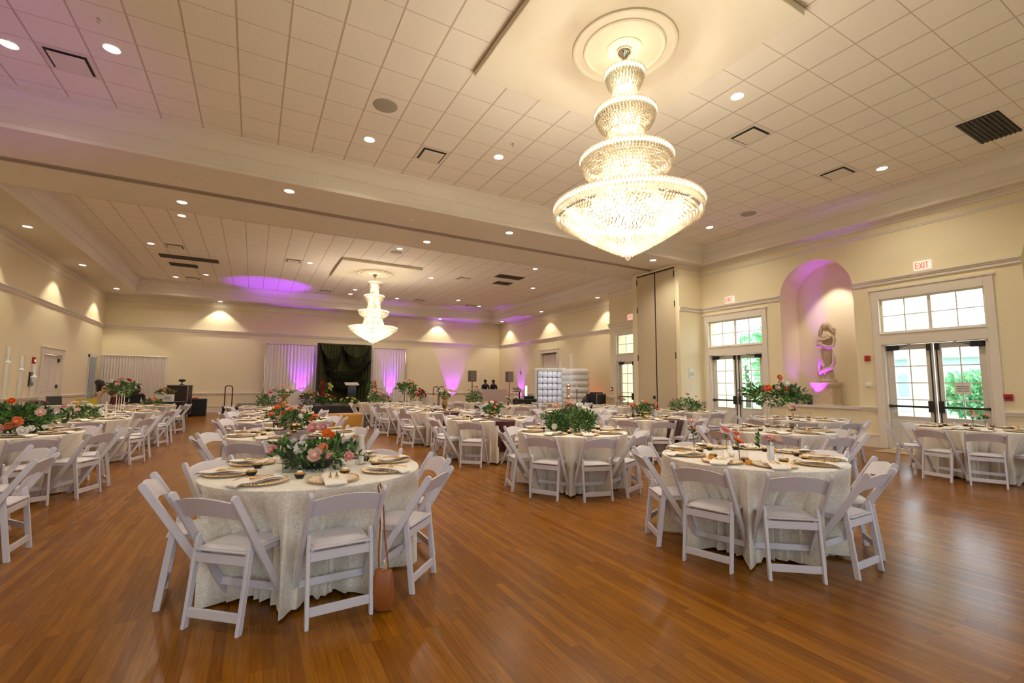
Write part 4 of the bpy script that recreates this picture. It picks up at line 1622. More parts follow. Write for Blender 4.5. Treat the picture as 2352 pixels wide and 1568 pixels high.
cyl_vase('glass_cylinder', 'clear cylinder with water left of the tall vase, right table', (6.60, 4.30, TZ), .07, .26, 0, 'glass')
for x, y, lb in ((7.15, 4.1, 'right'), (7.22, 4.4, 'far right'), (6.85, 3.95, 'front')):
    cyl_vase('drinking_glass', 'clear stemless glass on the %s side of the tall vase table' % lb, (x, y, TZ), .035, .12, 0, 'glass')
# table under the statue
bud_vase('bud_vase', 'cluster of pale pink blooms with fern on the table under the statue', (9.45, 5.4, TZ), .14, [(-.1, 0, .2, 'blush', 'rose', .06), (.02, 0, .22, 'pink', 'rose', .055), (.12, 0, .18, 'blush', 'rose', .05), (0, .05, .28, 'white', 'rose', .05)], g, 1, None, 26)
for k, (x, y) in enumerate(((9.65, 5.2), (9.8, 5.5), (9.3, 5.15), (9.55, 5.65))):
    cyl_vase('drinking_glass', 'clear glass, %s in the cluster under the statue' % ('nearest', 'rightmost', 'leftmost', 'farthest')[k], (x, y, TZ), .04, .15, 0, 'glass')
# right table by the doors
bud_vase('bud_vase', 'bud vase with peach and white blooms on the right table by the glass doors', (10.15, 2.95, TZ), .12, [(-.06, 0, .26, 'coral', 'rose', .035), (.0, 0, .17, 'white', 'peony', .055), (.1, .02, .19, 'blush', 'peony', .07)], g, 1, None, 10)
bud_vase('bud_vase', 'bud vase with spread fern and orange bloom at the right picture edge', (10.78, 2.98, TZ), .1, [(0, 0, .17, 'coral', 'rose', .04), (-.12, 0, .22, 'blush', 'rose', .02), (.13, 0, .16, 'blush', 'rose', .02)], g, 0, None, 26)
for k, (x, y) in enumerate(((10.45, 2.8), (10.5, 3.1), (10.0, 2.7))):
    cyl_vase('drinking_glass', 'clear glass, %s between the vases by the glass doors' % ('front', 'back', 'leftmost')[k], (x, y, TZ), .035, .09, 0, 'glass')
# left coral bouquet and candle tubes
t = thing('flower_arrangement', 'big dark foliage bouquet with coral and cream blooms, left table', 'flowers', (-2.58, 7.98, TZ))
mound(t, (0, 0, .12), .34, .24, 1000, .075, g, 40, slen=.24)
tl = Vector((.31, -.95, 0))
rl = Vector((.95, .31, 0))
for dx, dz, dp, cn, kd, s in ((.05, .12, .27, 'coral', 'peony', .075), (0, .08, .3, 'coral', 'rose', .05), (-.06, .06, .3, 'pink', 'rose', .05), (.10, .02, .32, 'white', 'rose', .06), (.16, .04, .3, 'white', 'rose', .045), (.22, .22, .16, 'blush', 'peony', .06),
                               (0, .36, .0, 'orange', 'rose', .045), (-.14, .2, .2, 'orange', 'daisy', .04), (.26, .05, .2, 'white', 'rose', .03), (.12, -.03, .33, 'white', 'rose', .04)):
    flower(t, cn, kd, rl * (dx * 1.15) + tl * (dp + .12) + Vector((0, 0, dz + .04)), tl + Vector((0, 0, .5)), s)
for x, y, h, lb in ((-2.72, 8.2, 1.08, 'tallest'), (-2.62, 8.3, .97, 'middle'), (-2.48, 8.25, .86, 'shortest')):
    t = cyl_vase('tall_candle_tube', '%s clear acrylic candle tube behind the left coral bouquet' % lb, (x, y, TZ), .032, h, 0, 'candle holder')
    MB().lathe([(.032, h * .80), (.035, h * .82), (.012, h * .84), (.008, h * .9), (.012, .95 * h * .86)], 16).obj('float_candle', M_WAX, t)
    MB().tube([(0, 0, .01), (0, 0, h * .8)], .007, 8).obj('stem', M_GLASS, t)
# white roses
t = thing('flower_arrangement', 'small mound of white roses and greenery on the left aisle table', 'flowers', (-2.62, 10.8, TZ))
mound(t, (0, 0, .05), .27, .16, 420, .06, g, 14)
scatter_fl(t, (0, 0, .06), .24, .18, 9, ['white', 'white', 'blush', 'white', 'pink'], .06, g)
MB().box(-.05, .05, -.01, .01, .0, .14).xf(Matrix.Translation(tw * .33)).obj('number_block', MATS['frosted_acrylic'], t)
for k in range(2):
    o = thing('taper_candle', ['white taper candle right of the white rose mound', 'short white candle farther right of the white rose mound'][k], 'candle', (-2.25 + .14 * k, 10.72 - k * .06, TZ))
    MB().lathe([(.035, 0), (.035, .01), (.011, .02), (.010, .30 - .17 * k), (.0005, .31 - .17 * k)], 14).obj('candle', M_WAX, o, smooth=True)


def tall_piece(x, y, label, pal, hb=.40, r=.24, legs=True):
    t = thing('flower_arrangement', label, 'flowers', (x, y, TZ))
    b = MB()
    for k in range(4):
        a = k * pi / 2 + .5
        b.tube([(.07 * cos(a), .07 * sin(a), 0), (.07 * cos(a), .07 * sin(a), hb)], .008, 6)
    b.lathe([(.0005, hb - .01), (.08, hb - .01), (.08, hb), (.0005, hb)], 16, cap0=False, cap1=False)
    b.obj('stand', M_GLASS if not legs else M_WAX, t)
    mound(t, (0, 0, hb + .10), r, .16, 480, .065, g, 16)
    scatter_fl(t, (0, 0, hb + .10), r * .85, .20, 9, pal, .055, g, .0)
    return t


tall_piece(-2.56, 13.3, 'raised bouquet of red, white and pink roses on the left side tables', ['white', 'red', 'pink', 'blush'])
tall_piece(3.97, 13.4, 'raised bouquet of white and blush roses right of the green drape', ['white', 'blush', 'coral'], .42, .26)


def low_piece(x, y, label, pal, r=.26, h=.18, nf=9, nl=420, size=.055):
    t = thing('flower_arrangement', label, 'flowers', (x, y, TZ))
    mound(t, (0, 0, .06), r, h, nl, .06, g, 14)
    scatter_fl(t, (0, 0, .06), r * .9, h * 1.1, nf, pal, size, g)
    return t


def compote(x, y, label, h=.13, bowl=.09, pal=('orange', 'blush', 'white', 'coral'), z0=TZ, nf=10, n=260):
    t = thing('flower_compote', label, 'flowers', (x, y, z0))
    MB().lathe([(.05, 0), (.05, .01), (.018, .03), (.016, h * .4), (bowl * .6, h * .55), (bowl, h * .8), (bowl * .95, h)], 24).obj('gold_bowl', M_GOLD, t, smooth=True)
    mound(t, (0, 0, h + .03), .17, .11, n, .06, g, 12)
    scatter_fl(t, (0, 0, h + .03), .15, .13, nf, pal, .048, g, .0)
    return t


compote(.50, 6.70, 'gold footed compote of orange and white blooms on the maroon runner, second left centre table')
bud_vase('bud_vase', 'clear vase with coral and orange blooms left of the gold compote', (.27, 6.9, TZ), .12, [(-.03, 0, .22, 'coral', 'peony', .055), (.03, .05, .30, 'orange', 'rose', .05)], g, 0, None, 14)
bud_vase('bud_vase', 'clear vase with orange ranunculus right of the gold compote', (.74, 6.75, TZ), .12, [(.0, 0, .20, 'orange', 'daisy', .06)], g, 0, None, 12)
compote(4.10, 8.15, 'gold compote of coral and white blooms on the third centre table', pal=('coral', 'white', 'orange'))
bud_vase('bud_vase', 'leafy bud vase left of the gold compote on the third centre table', (3.85, 8.3, TZ), .12, [(-.02, 0, .26, 'blush', 'rose', .03)], g, 0, None, 22)
bud_vase('bud_vase', 'bud vase with small pink bloom right of the gold compote, third centre table', (4.42, 8.05, TZ), .13, [(.02, 0, .2, 'pink', 'rose', .03)], g, 0, None, 12)
compote(6.95, 6.95, 'gold cup of peach and white blooms, second right centre table', pal=('blush', 'white', 'blush', 'coral'))
bud_vase('bud_vase', 'peach blooms in a dark stem vase left of the gold cup, second right centre table', (6.72, 7.02, TZ), .14, [(-.04, 0, .24, 'coral', 'rose', .055), (.02, 0, .2, 'orange', 'rose', .04)], g, 0, M_DKMET, 10)
bud_vase('bud_vase', 'white vase of orange ranunculus right of the gold cup, second right centre table', (7.22, 6.90, TZ), .12, [(-.03, 0, .22, 'orange', 'rose', .05), (.04, 0, .26, 'pink', 'rose', .045), (.06, 0, .16, 'orange', 'daisy', .05)], g, 1, mat('milk_glass', (0, 0, 0)), 14)


def urn(x, y, label, h, pal, sc=1.0, col=None):
    t = thing('gold_urn', label, 'flowers', (x, y, TZ))
    MB().lathe([(.05, 0), (.055, .02), (.03, .05), (.09 * sc, .12), (.10 * sc, .18), (.07 * sc, .25), (.03, .28), (.03, h * .72), (.10 * sc, h * .85), (.11 * sc, h)], 24).obj('urn', mat('antique_gold', (.28, .17, .05), .4, metal=.7), t, smooth=True)
    mound(t, (0, 0, h + .02), .16, .09, 160, .05, g, 6)
    scatter_fl(t, (0, 0, h + .02), .16, .13, 9, pal, .05, g, 0)
    return t


urn(.64, 11.9, 'tall antique gold urn topped with white and pink blooms, fourth left centre table', .40, ['white', 'pink', 'blush'])
urn(4.16, 10.85, 'slim gold urn with trailing blush blooms, fourth centre table', .36, ['white', 'blush'], .75)
low_piece(.5, 9.5, 'low spray of coral and orange blooms on the third left centre table', ['coral', 'orange', 'blush'], .2, .14, 7, 220)
low_piece(.35, 14.7, 'dark leafy mound with magenta bloom before the white drape', ['magenta', 'pink', 'blush'], .30, .30, 6, 520)
low_piece(3.75, 16.25, 'spreading pink and white bouquet with orange bloom, right of the lectern', ['pink', 'white', 'coral', 'blush'], .30, .34, 12, 420)
low_piece(9.93, 8.44, 'tall green mound dotted with pale pink roses before the return wall', ['blush', 'pink', 'blush'], .42, .30, 9, 950)
low_piece(7.26, 15.9, 'rounded green tree like mound with blush roses near the speakers', ['blush', 'white', 'coral', 'blush'], .36, .40, 12, 900)
low_piece(-2.45, 16.5, 'small orange and peach bouquet on the farthest left table', ['orange', 'blush', 'coral'], .15, .12, 6, 120)
for x, y, lb in ((7.15, 13.05, 'left'), (7.42, 13.0, 'right')):
    bud_vase('bud_vase', 'dark topiary bud vase, %s one on the fourth right centre table' % lb, (x, y, TZ), .16, [(-.04, 0, .25, 'white', 'rose', .04), (.05, 0, .22, 'white', 'rose', .035)], g, 0, M_DKMET, 22)
bud_vase('bud_vase', 'upright spray of orange and peach roses before the partition', (10.45, 11.5, TZ), .14, [(0, 0, .30, 'coral', 'rose', .05), (.06, 0, .42, 'coral', 'rose', .045), (-.08, 0, .26, 'orange', 'rose', .045), (.1, 0, .2, 'blush', 'peony', .08), (.17, 0, .18, 'blush', 'peony', .07)], g, 1, None, 26)
for k in range(6):
    cyl_vase('drinking_glass', 'clear glass, %s in the row before the partition' % ('first', 'second', 'third', 'fourth', 'fifth', 'last')[k], (10.15 + k * .11, 11.3 + .12 * (k % 2), TZ), .03, .13, 0, 'glass')
# sweetheart style table with tulle bows and dark candle stems
for k, (dx, h, lb) in enumerate(((-.25, .30, 'shorter'), (.12, .52, 'taller'))):
    t = thing('candle_stand', lb + ' thin black candle stand on the third right centre table', 'candle holder', (7.3 + dx, 9.8, TZ))
    MB().lathe([(.05, 0), (.05, .008), (.012, .02), (.010, h), (.03, h + .01), (.03, h + .02)], 14).obj('stem', M_BLACK, t)
    MB().lathe([(.0005, h + .02), (.012, h + .02), (.011, h + .12), (.0005, h + .125)], 12, cap0=False, cap1=False).obj('candle', M_WAX, t)
low_piece(7.35, 9.82, 'scattered white blooms on the third right centre table', ['white', 'blush'], .2, .08, 7, 120)
for k, (x, y, rz) in enumerate(((6.55, 9.15, 3.9), (7.55, 8.95, 4.9), (8.0, 9.3, 5.6))):
    b = MB()
    for q in range(22):
        a = q / 22 * 2 * pi
        R = .15 + .08 * sin(3 * a)
        leaf(b, Vector((0, 0, 0)), Vector((cos(a), g.uniform(-.6, .6), sin(a))).normalized(), R * 1.5, g, 0, .8)
    o = b.obj('tulle_bow', M_TULLE, None, (x, y, .66))
    o.rotation_euler = (0, 0, rz)
    tag(o, 'gathered white tulle bow tied on a chair, %s of the third right centre table' % ('left', 'front', 'right')[k], 'chair bow')

# ================================================================ PURSE
t = thing('shoulder_bag', 'brown leather shoulder bag hanging by its strap from a front left table chair', 'bag', (.775, 3.02, .0))
b = MB()
n = 20
prof = [(.060, .020, .01), (.066, .038, .05), (.064, .042, .12), (.060, .036, .20), (.054, .012, .25)]
vs, fs = [], []
for rx_, ry_, z in prof:
    for k in range(n):
        a = 2 * pi * k / n
        vs.append((rx_ * (abs(cos(a)) ** .6) * (1 if cos(a) > 0 else -1), ry_ * (abs(sin(a)) ** .7) * (1 if sin(a) > 0 else -1) + .004 * sin(5 * a + z * 40), z))
for i in range(len(prof) - 1):
    for k in range(n):
        fs.append((i * n + k, i * n + (k + 1) % n, (i + 1) * n + (k + 1) % n, (i + 1) * n + k))
fs += [tuple(reversed(range(n))), tuple(4 * n + k for k in range(n))]
b.add(vs, fs)
M_LEATH = mat('brown_leather', (.30, .085, .016), .45, noise=(14, .3))
b.obj('body', M_LEATH, t, smooth=True)
b = MB()
b.tube([(-.03, 0, .24), (-.035, .0, .34), (-.03, .0, .52), (-.035, -.03, .72), (-.04, -.05, .765), (-.035, -.02, .78), (-.02, .0, .70), (.0, 0, .45), (.02, 0, .32), (.03, 0, .24)], .0055, 6)
b.obj('strap', M_LEATH, t, smooth=True)
b = MB()
b.lathe([(.010, -.003), (.014, 0), (.010, .003)], 14, c=(.0, -.014, .255))
b.tube([(.0, -.012, .31), (.012, -.016, .28), (.02, -.016, .25)], .004, 6)
b.obj('gold_clasp', M_GOLD, t, smooth=True)
t.rotation_euler = (0, 0, -.5)

# ================================================================ WALL FITTINGS
M_SIGNW = mat('sign_white', (.8, .78, .72), .4, emit=(1, .9, .8), estr=.25)
M_SIGNR = mat('exit_red', (.8, .06, .03), .4, emit=(1, .10, .05), estr=1.1)


def exit_sign(x, y, z, label):
    t = thing('exit_sign', label, 'exit sign', (x, y, z))
    MB().box(-.05, 0, -.16, .16, -.105, .105).obj('housing', M_SIGNW, t, bevel=.006)
    b = MB()
    u = .033
    X0 = -.056

    def seg(y0, z0, y1, z1, w=.017):
        b.bar((X0, y0, z0), (X0, y1, z1), w, .008, (0, 1, 0) if abs(y1 - y0) < abs(z1 - z0) else (0, 0, 1))
    # seen from inside the room +y is to the left
    y = .115
    seg(y, -.07, y, .07)
    for z_ in (-.062, 0, .062):
        seg(y, z_, y - .05, z_)
    y = .048
    seg(y, -.07, y - .055, .07)
    seg(y - .055, -.07, y, .07)
    seg(-.035, -.07, -.035, .07)
    seg(-.085, -.07, -.085, .07)
    seg(-.055, .062, -.118, .062)
    b.obj('lettering', M_SIGNR, t)


exit_sign(XR, 4.385, 4.14, 'illuminated red EXIT sign above the nearest glass doors')
exit_sign(XR, 9.21, 4.13, 'illuminated red EXIT sign above the doors beside the partition')
exit_sign(XR, 13.60, 4.14, 'illuminated red EXIT sign behind the partition pilaster, in the rear bay')


def wallbox(name, label, cat, x, y, z, w, h, m, d=.04, det=None):
    t = thing(name, label, cat, (x, y, z))
    s = -1 if x > 0 else 1
    MB().box(min(0, s * d), max(0, s * d), -w / 2, w / 2, -h / 2, h / 2).obj('body', m, t, bevel=.005)
    MB().box(min(s * d, s * (d + .008)), max(s * d, s * (d + .008)), -w / 3.2, w / 3.2, -h / 4, h / 8).obj('face', det or M_WHITEP, t)


wallbox('fire_alarm_strobe', 'red fire alarm strobe left of the nearest glass doors', 'fire alarm', XR, 5.57, 2.11, .11, .13, M_RED, .05, mat('red_lens', (.5, .03, .03), .2))
wallbox('fire_pull_station', 'red fire pull station right of the nearest glass doors', 'fire alarm', XR, 3.22, 1.23, .12, .13, M_RED, .05, mat('dark_red', (.12, .01, .01), .4))
wallbox('thermostat', 'white thermostat left of the nearest glass doors', 'thermostat', XR, 5.58, 1.47, .12, .09, M_WHITEP)
wallbox('power_outlet', 'brown power outlet low on the wall under the statue niche', 'outlet', XR, 5.76, .42, .075, .12, mat('brown_plastic', (.12, .08, .05), .5), .015, M_BLACK)
wallbox('fire_alarm_strobe', 'red fire alarm strobe on the left wall beside the white door', 'fire alarm', XL, 19.55, 2.07, .14, .2, M_RED, .05, M_SIGNW)
wallbox('wall_phone', 'grey framed wall phone left of the white door', 'phone', XL, 19.50, 1.50, .28, .42, M_DKMET, .05, mat('grey_plastic', (.5, .5, .48), .4))
wallbox('fire_alarm_strobe', 'red fire alarm strobe on the far right wall by the speaker', 'fire alarm', XRB, 24.0, 2.15, .12, .18, M_RED, .05, M_SIGNW)
wallbox('fire_pull_station', 'red fire pull station beside the rear bay glass door', 'fire alarm', XR, 14.78, 1.28, .1, .16, M_RED, .05, M_SIGNW)
t = thing('wall_notice', 'small framed notice on the return wall beside the partition', 'notice', (12.42, YM, 1.85))
MB().box(-.12, .12, -.02, 0, -.16, .16).obj('frame', M_WHITEP, t, bevel=.004)
MB().box(-.09, .09, -.023, -.02, -.12, .02).obj('sheet', mat('pale_green_paper', (.55, .62, .50), .7), t)
t = thing('light_switch_plate', 'pale switch plate under the framed notice on the return wall', 'switch', (12.42, YM, 1.30))
MB().box(-.06, .06, -.012, 0, -.06, .06).obj('plate', M_WHITEP, t, bevel=.003)
b = MB().box(-.02, .02, -.018, -.012, -.03, .03)
b.obj('rocker', M_TRIM, t)

# ================================================================ STATUE
t = thing('pedestal', 'square carved pedestal under the statue in the wall niche', 'pedestal', (13.49, 6.80, .915))
MB().box(-.22, .22, -.25, .25, 0, .50).obj('shaft', M_STONE, t, bevel=.01)
b = MB()
b.box(-.245, .245, -.28, .28, .50, .56)
b.box(-.26, .26, -.31, .31, .555, .62)
MB().box(-.24, .24, -.28, .28, 0, .06).obj('base', M_STONE, t, bevel=.012)
b.obj('cornice', M_STONE, t, bevel=.012)
st = thing('statue', 'stone statue of a draped long haired woman in the arched niche', 'statue', (13.49, 6.72, 1.538))
b = MB()
n = 48
prof = [(0, .20, 0), (.04, .215, 0), (.06, .19, 0), (.10, .155, .02), (.22, .17, .03), (.40, .165, .03), (.58, .16, .01), (.72, .165, 0), (.84, .145, -.01), (.95, .115, -.01), (1.02, .105, -.005), (1.12, .135, 0), (1.22, .150, 0), (1.30, .13, 0), (1.345, .075, 0), (1.37, .05, .0), (1.42, .045, 0)]
vs, fs = [], []
for z, r, ox in prof:
    for k in range(n):
        a = 2 * pi * k / n
        am = .16 * max(0, min(1, (.95 - z) / .5)) * (1 if z > .05 else .2)
        rr_ = r * (1 + am * (sin(7 * a + z * 6) * .5 + sin(12 * a - z * 5) * .5))
        fl = .75 if z > .8 else .9
        vs.append((rr_ * cos(a) * fl, rr_ * sin(a) + ox + .05 * sin(z * 3), z))
for i in range(len(prof) - 1):
    for k in range(n):
        fs.append((i * n + k, i * n + (k + 1) % n, (i + 1) * n + (k + 1) % n, (i + 1) * n + k))
fs += [tuple(reversed(range(n))), tuple((len(prof) - 1) * n + k for k in range(n))]
b.add(vs, fs)
b.ball((0, .0, 1.50), .095, 16, 12, (.92, .82, 1.15))
b.ball((-.085, 0, 1.49), .018, 8, 6, (1, .7, 1.4))
b.ball((-.05, -.12, 1.22), .05, 10, 6)
b.tube([(0, .14, 1.27), (-.03, .20, 1.10), (-.10, .17, .97), (-.17, .05, .98), (-.18, -.02, 1.0)], [.05, .045, .038, .03, .022], 12)
b.tube([(0, -.14, 1.27), (-.02, -.20, 1.12), (-.05, -.17, .95), (-.12, -.10, .90), (-.16, -.02, .92)], [.05, .045, .038, .03, .022], 12)
for q in range(4):
    b.tube([(-.17 - .0 * q, .0 + q * .018 - .04, .98), (-.205, q * .018 - .04, .955)], [.010, .007], 6)
    b.tube([(-.155, .0 + q * .016 - .04, .92), (-.185, q * .016 - .04, .89)], [.010, .007], 6)
b.obj('figure', M_STONE, st, smooth=True)
b = MB()
b.ball((.02, 0, 1.53), .11, 14, 10, (1, 1.02, 1.05))
b.tube([(.0, .09, 1.52), (-.02, .12, 1.40), (0, .15, 1.26), (.02, .13, 1.12)], [.05, .055, .05, .03], 10)
b.tube([(.0, -.09, 1.52), (-.01, -.13, 1.42), (.0, -.19, 1.33), (.03, -.17, 1.18)], [.05, .055, .05, .03], 10)
b.tube([(.0, -.13, 1.45), (.0, -.21, 1.43), (0, -.26, 1.39)], [.04, .035, .015], 8)
b.obj('hair', M_STONE, st, smooth=True)
b = MB()
b.tube([(-.11, .15, 1.20), (-.14, .06, 1.14), (-.145, -.04, 1.13), (-.11, -.14, 1.19)], [.03, .034, .034, .03], 10)
b.tube([(-.04, .22, .98), (-.12, .14, 1.05), (-.165, .02, .99), (-.15, -.10, .93), (-.06, -.20, .97)], [.045, .04, .042, .04, .03], 10)
b.tube([(-.06, -.16, .80), (-.10, -.21, .66), (-.10, -.20, .50), (-.12, -.13, .38), (-.17, .0, .33), (-.16, .10, .28), (-.12, .16, .22)], [.02, .04, .045, .05, .055, .05, .03], 10)
b.tube([(-.15, .1, .9), (-.18, .06, .62), (-.18, .0, .42)], [.03, .035, .03], 8)
b.obj('sash', M_STONE, st, smooth=True)
t = thing('flower_arrangement', 'dark floral bouquet on the niche sill left of the pedestal', 'flowers', (13.24, 7.27, .915))
mound(t, (0, 0, .10), .22, .18, 420, .06, g, 14, slen=.12)
scatter_fl(t, (0, 0, .10), .21, .2, 10, ['blush', 'coral', 'pink', 'blush'], .045, g)


def uplight(loc, label, tgt, power, ang=50):
    t = thing('uplight', label, 'stage light', loc)
    MB().lathe([(.05, 0), (.06, .01), (.06, .10), (.052, .10), (.05, .07), (.0005, .07)], 20, cap1=False).obj('can', M_BLACK, t, smooth=True)
    MB().lathe([(.0005, .085), (.05, .085)], 20, cap0=False, cap1=False).obj('lens', mat('purple_lens', (.3, .05, 1), .3, emit=(.35, .05, 1), estr=5), t)
    spot('lamp', (loc[0], loc[1], loc[2] + .11), tgt, power, PURPLE, ang, .6, .04)


uplight((13.02, 6.98, .916), 'small purple uplight on the niche sill before the pedestal', (13.32, 6.76, 2.0), E_PURPLE * 1.1, 50)
spot('lamp', (13.15, 6.45, 4.62), (13.75, 6.62, 3.0), 55, (1, .93, .78), 70, .6, .04)
uplight((10.74, 26.45, .0), 'purple uplight at the foot of the rear wall near the speaker', (10.74, 26.75, 3), E_PURPLE * 2.4, 44)
uplight((13.72, 23.96, 0), 'purple uplight at the foot of the far right wall', (13.97, 23.96, 3), E_PURPLE * 1.8, 40)
uplight((2.15, 26.0, .42), 'purple uplight behind the cake table before the white drape', (2.15, 26.5, 2.6), E_PURPLE * 1.8, 50)
uplight((6.75, 26.05, .42), 'purple uplight before the right white drape', (6.75, 26.5, 2.8), E_PURPLE * 1.8, 45)
uplight((2.2, 23.9, .42), 'purple uplight on the stage aimed at the ceiling, left', (.6, 24.2, 6.0), E_PURPLE * 5, 38)
uplight((7.5, 23.9, .0), 'purple uplight on the floor aimed at the ceiling, right', (8.9, 24.3, 6.0), E_PURPLE * 8, 46)
uplight((13.6, 7.2, .916), 'purple uplight tucked behind the niche bouquet', (13.2, 7.7, 4.2), E_PURPLE * .12, 60)

# ================================================================ STAGE END
b = MB().box(-.6, 8.2, 22.9, 26.6, 0, .39)
b.box(-.62, 8.22, 22.88, 26.62, .39, .42, 1)
tag(b.obj('stage_platform', [M_BLACK, mat('dark_stage_carpet', (.12, .10, .09), .9)]), 'low black skirted stage platform along the rear wall', 'stage')


def drape(name, label, x0, x1, y, z0, z1, m, folds, amp=.05, parent=None, seed=0, cat='drape'):
    rg = random.Random(seed)
    N = int(folds * 8)
    vs, fs = [], []
    ph = rg.uniform(0, 6)
    zs = [z0 + (z1 - z0) * k / 6 for k in range(7)]
    for z in zs:
        for i in range(N + 1):
            u = i / N
            a = u * folds * 2 * pi + ph
            f = amp * (sin(a) + .35 * sin(a * .37 + 1) + .2 * sin(2.1 * a))
            f *= 1 - .35 * (z - z0) / (z1 - z0)
            vs.append((x0 + (x1 - x0) * u, y + f, z))
    k = N + 1
    for j in range(6):
        for i in range(N):
            fs.append((j * k + i, j * k + i + 1, (j + 1) * k + i + 1, (j + 1) * k + i))
    b = MB().add(vs, fs)
    o = b.obj(name, m, parent, smooth=True)
    if parent is None:
        tag(o, label, cat)
    return o


M_DW = M_DRAPEW
for nm, x0, x1, lb in (('a', .5, 2.95, 'white pleated drape on the stage, left of the green backdrop'), ('b', 5.55, 7.6, 'white pleated drape on the stage, right of the green backdrop')):
    t = thing('drape_wall', lb, 'drape', (0, 0, 0))
    drape('curtain', '', x0, x1, 26.3, .46, 3.40, M_DW, 16 if nm == 'a' else 13, .04, t, 3)
    MB().tube([(x0 - .05, 26.3, 3.42), (x1 + .05, 26.3, 3.42)], .022, 8).obj('crossbar', M_CHROME, t)
    b = MB()
    for x in (x0 - .03, x1 + .03):
        b.tube([(x, 26.33, .43), (x, 26.33, 3.44)], .02, 8).box(x - .2, x + .2, 26.2, 26.48, .425, .435)
    b.obj('upright_pole', M_CHROME, t)
t = thing('drape_wall', 'white pleated pipe and drape screen in the far left corner', 'drape', (0, 0, 0))
drape('curtain', '', -5.72, -3.5, 25.9, .02, 2.55, M_DW, 22, .028, t, 5)
MB().tube([(-5.75, 25.9, 2.6), (-3.42, 25.9, 2.56)], .03, 8).obj('crossbar', M_WHITEP, t)
b = MB()
for x in (-5.74, -3.43):
    b.tube([(x, 25.93, 0), (x, 25.93, 2.6)], .03, 8).box(x - .2, x + .2, 25.8, 26.08, 0, .012)
b.obj('upright_pole', M_WHITEP, t)
t = thing('drape_wall', 'white curtain hanging in the right side doorway', 'drape', (0, 0, 0))
o = drape('curtain', '', 0, 1.5, 0, .02, 3.1, M_DW, 9, .035, t, 6)
o.location = (XRB + .12, 20.22, 0)
o.rotation_euler = (0, 0, pi / 2)

# green velvet backdrop with swags
M_GRN = mat('dark_green_velvet', (.034, .037, .007), .38, sheen=.05, noise=(5, .25))
t = thing('velvet_backdrop', 'dark green velvet backdrop with swagged folds behind the lectern', 'drape', (0, 0, 0))
drape('curtain', '', 2.85, 5.62, 26.0, .43, 3.50, M_GRN, 17, .05, t, 9)


def swag(x0, z0, x1, z1, drop, width, y, n=9):
    vs, fs = [], []
    NU, NV = 36, n * 4
    for i in range(NU + 1):
        u = i / NU
        for j in range(NV + 1):
            v = j / NV
            d = drop * (1 + width * v) * 4 * u * (1 - u)
            z = z0 + (z1 - z0) * u - d - .12 * v * (1 - 4 * u * (1 - u))
            yy = y - .05 - .05 * sin(v * n * 2 * pi) - .10 * sin(pi * v) * 4 * u * (1 - u)
            vs.append((x0 + (x1 - x0) * u, yy, z))
    for i in range(NU):
        for j in range(NV):
            a = i * (NV + 1) + j
            fs.append((a, a + 1, a + NV + 2, a + NV + 1))
    return MB().add(vs, fs)


for q in ((2.95, 3.48, 4.15, 3.48, .75, .9), (4.0, 3.48, 5.5, 3.48, .60, 1.2), (3.3, 2.1, 5.6, 2.75, .25, 2.6), (3.4, 1.6, 5.3, 1.7, .25, 2.0)):
    swag(*q, 25.93).obj('swag', M_GRN, t, smooth=True)
MB().tube([(2.85, 26.0, 3.53), (5.62, 26.0, 3.53)], .03, 8).obj('crossbar', M_GRN, t)

# clear lectern
t = thing('lectern', 'clear acrylic lectern standing on the stage before the green backdrop', 'lectern', (4.35, 24.4, .42))
M_ACR = glass_mat('smoky_acrylic', (.62, .50, .44), .4, .15)
b = MB()
b.box(-.20, .20, -.16, -.145, .03, .95)
b.box(-.20, -.185, -.145, .15, .03, .95)
b.box(.185, .20, -.145, .15, .03, .95)
b.obj('column', M_ACR, t)
MB().add([(-.33, -.22, .93), (.33, -.22, .93), (.33, .22, 1.05), (-.33, .22, 1.05), (-.33, -.22, .96), (.33, -.22, .96), (.33, .22, 1.08), (-.33, .22, 1.08)],
         [(0, 3, 2, 1), (4, 5, 6, 7), (0, 1, 5, 4), (1, 2, 6, 5), (2, 3, 7, 6), (3, 0, 4, 7)]).obj('reading_top', mat('frosted_top', (.6, .5, .45), .4), t)
MB().box(-.28, .28, -.22, .22, 0, .03).obj('base', M_ACR, t)

# cake table
t = thing('cake_table', 'small table with white floor length cloth on the stage left side', 'table', (1.92, 24.5, .42))
b = MB()
n = 96
vs, fs = [], []
for z, e in ((.75, 0), (.74, .01), (.4, .02), (.01, .03)):
    for k in range(n):
        a = 2 * pi * k / n
        rx_, ry_ = .46, .36
        q = max(abs(cos(a)), abs(sin(a)))
        f = 1 + (e * 1.5 * sin(a * 24))
        vs.append((rx_ * cos(a) / q * f, ry_ * sin(a) / q * f, z))
for i in range(3):
    for k in range(n):
        fs.append((i * n + k, i * n + (k + 1) % n, (i + 1) * n + (k + 1) % n, (i + 1) * n + k))
fs.append(tuple(reversed(range(n))))
b.add(vs, fs).obj('cloth', M_DW, t)
MB().lathe([(.0005, 1.18), (.20, 1.18), (.22, 1.20), (.21, 1.22), (.0005, 1.22)], 24, c=(2.1, 24.45, 0), cap0=False, cap1=False).obj('tray', M_GOLD).name = 'serving_tray'
tag(bpy.data.objects['serving_tray'], 'flat gold tray on the stage cake table', 'tray')
o = MB().lathe([(.0005, 0), (.10, 0), (.10, .28), (.0005, .28)], 24, cap0=False, cap1=False).obj('pillar_candle', M_WAX, None, (1.66, 24.5, 1.171))
tag(o, 'ivory pillar candle at the left of the stage cake table', 'candle')


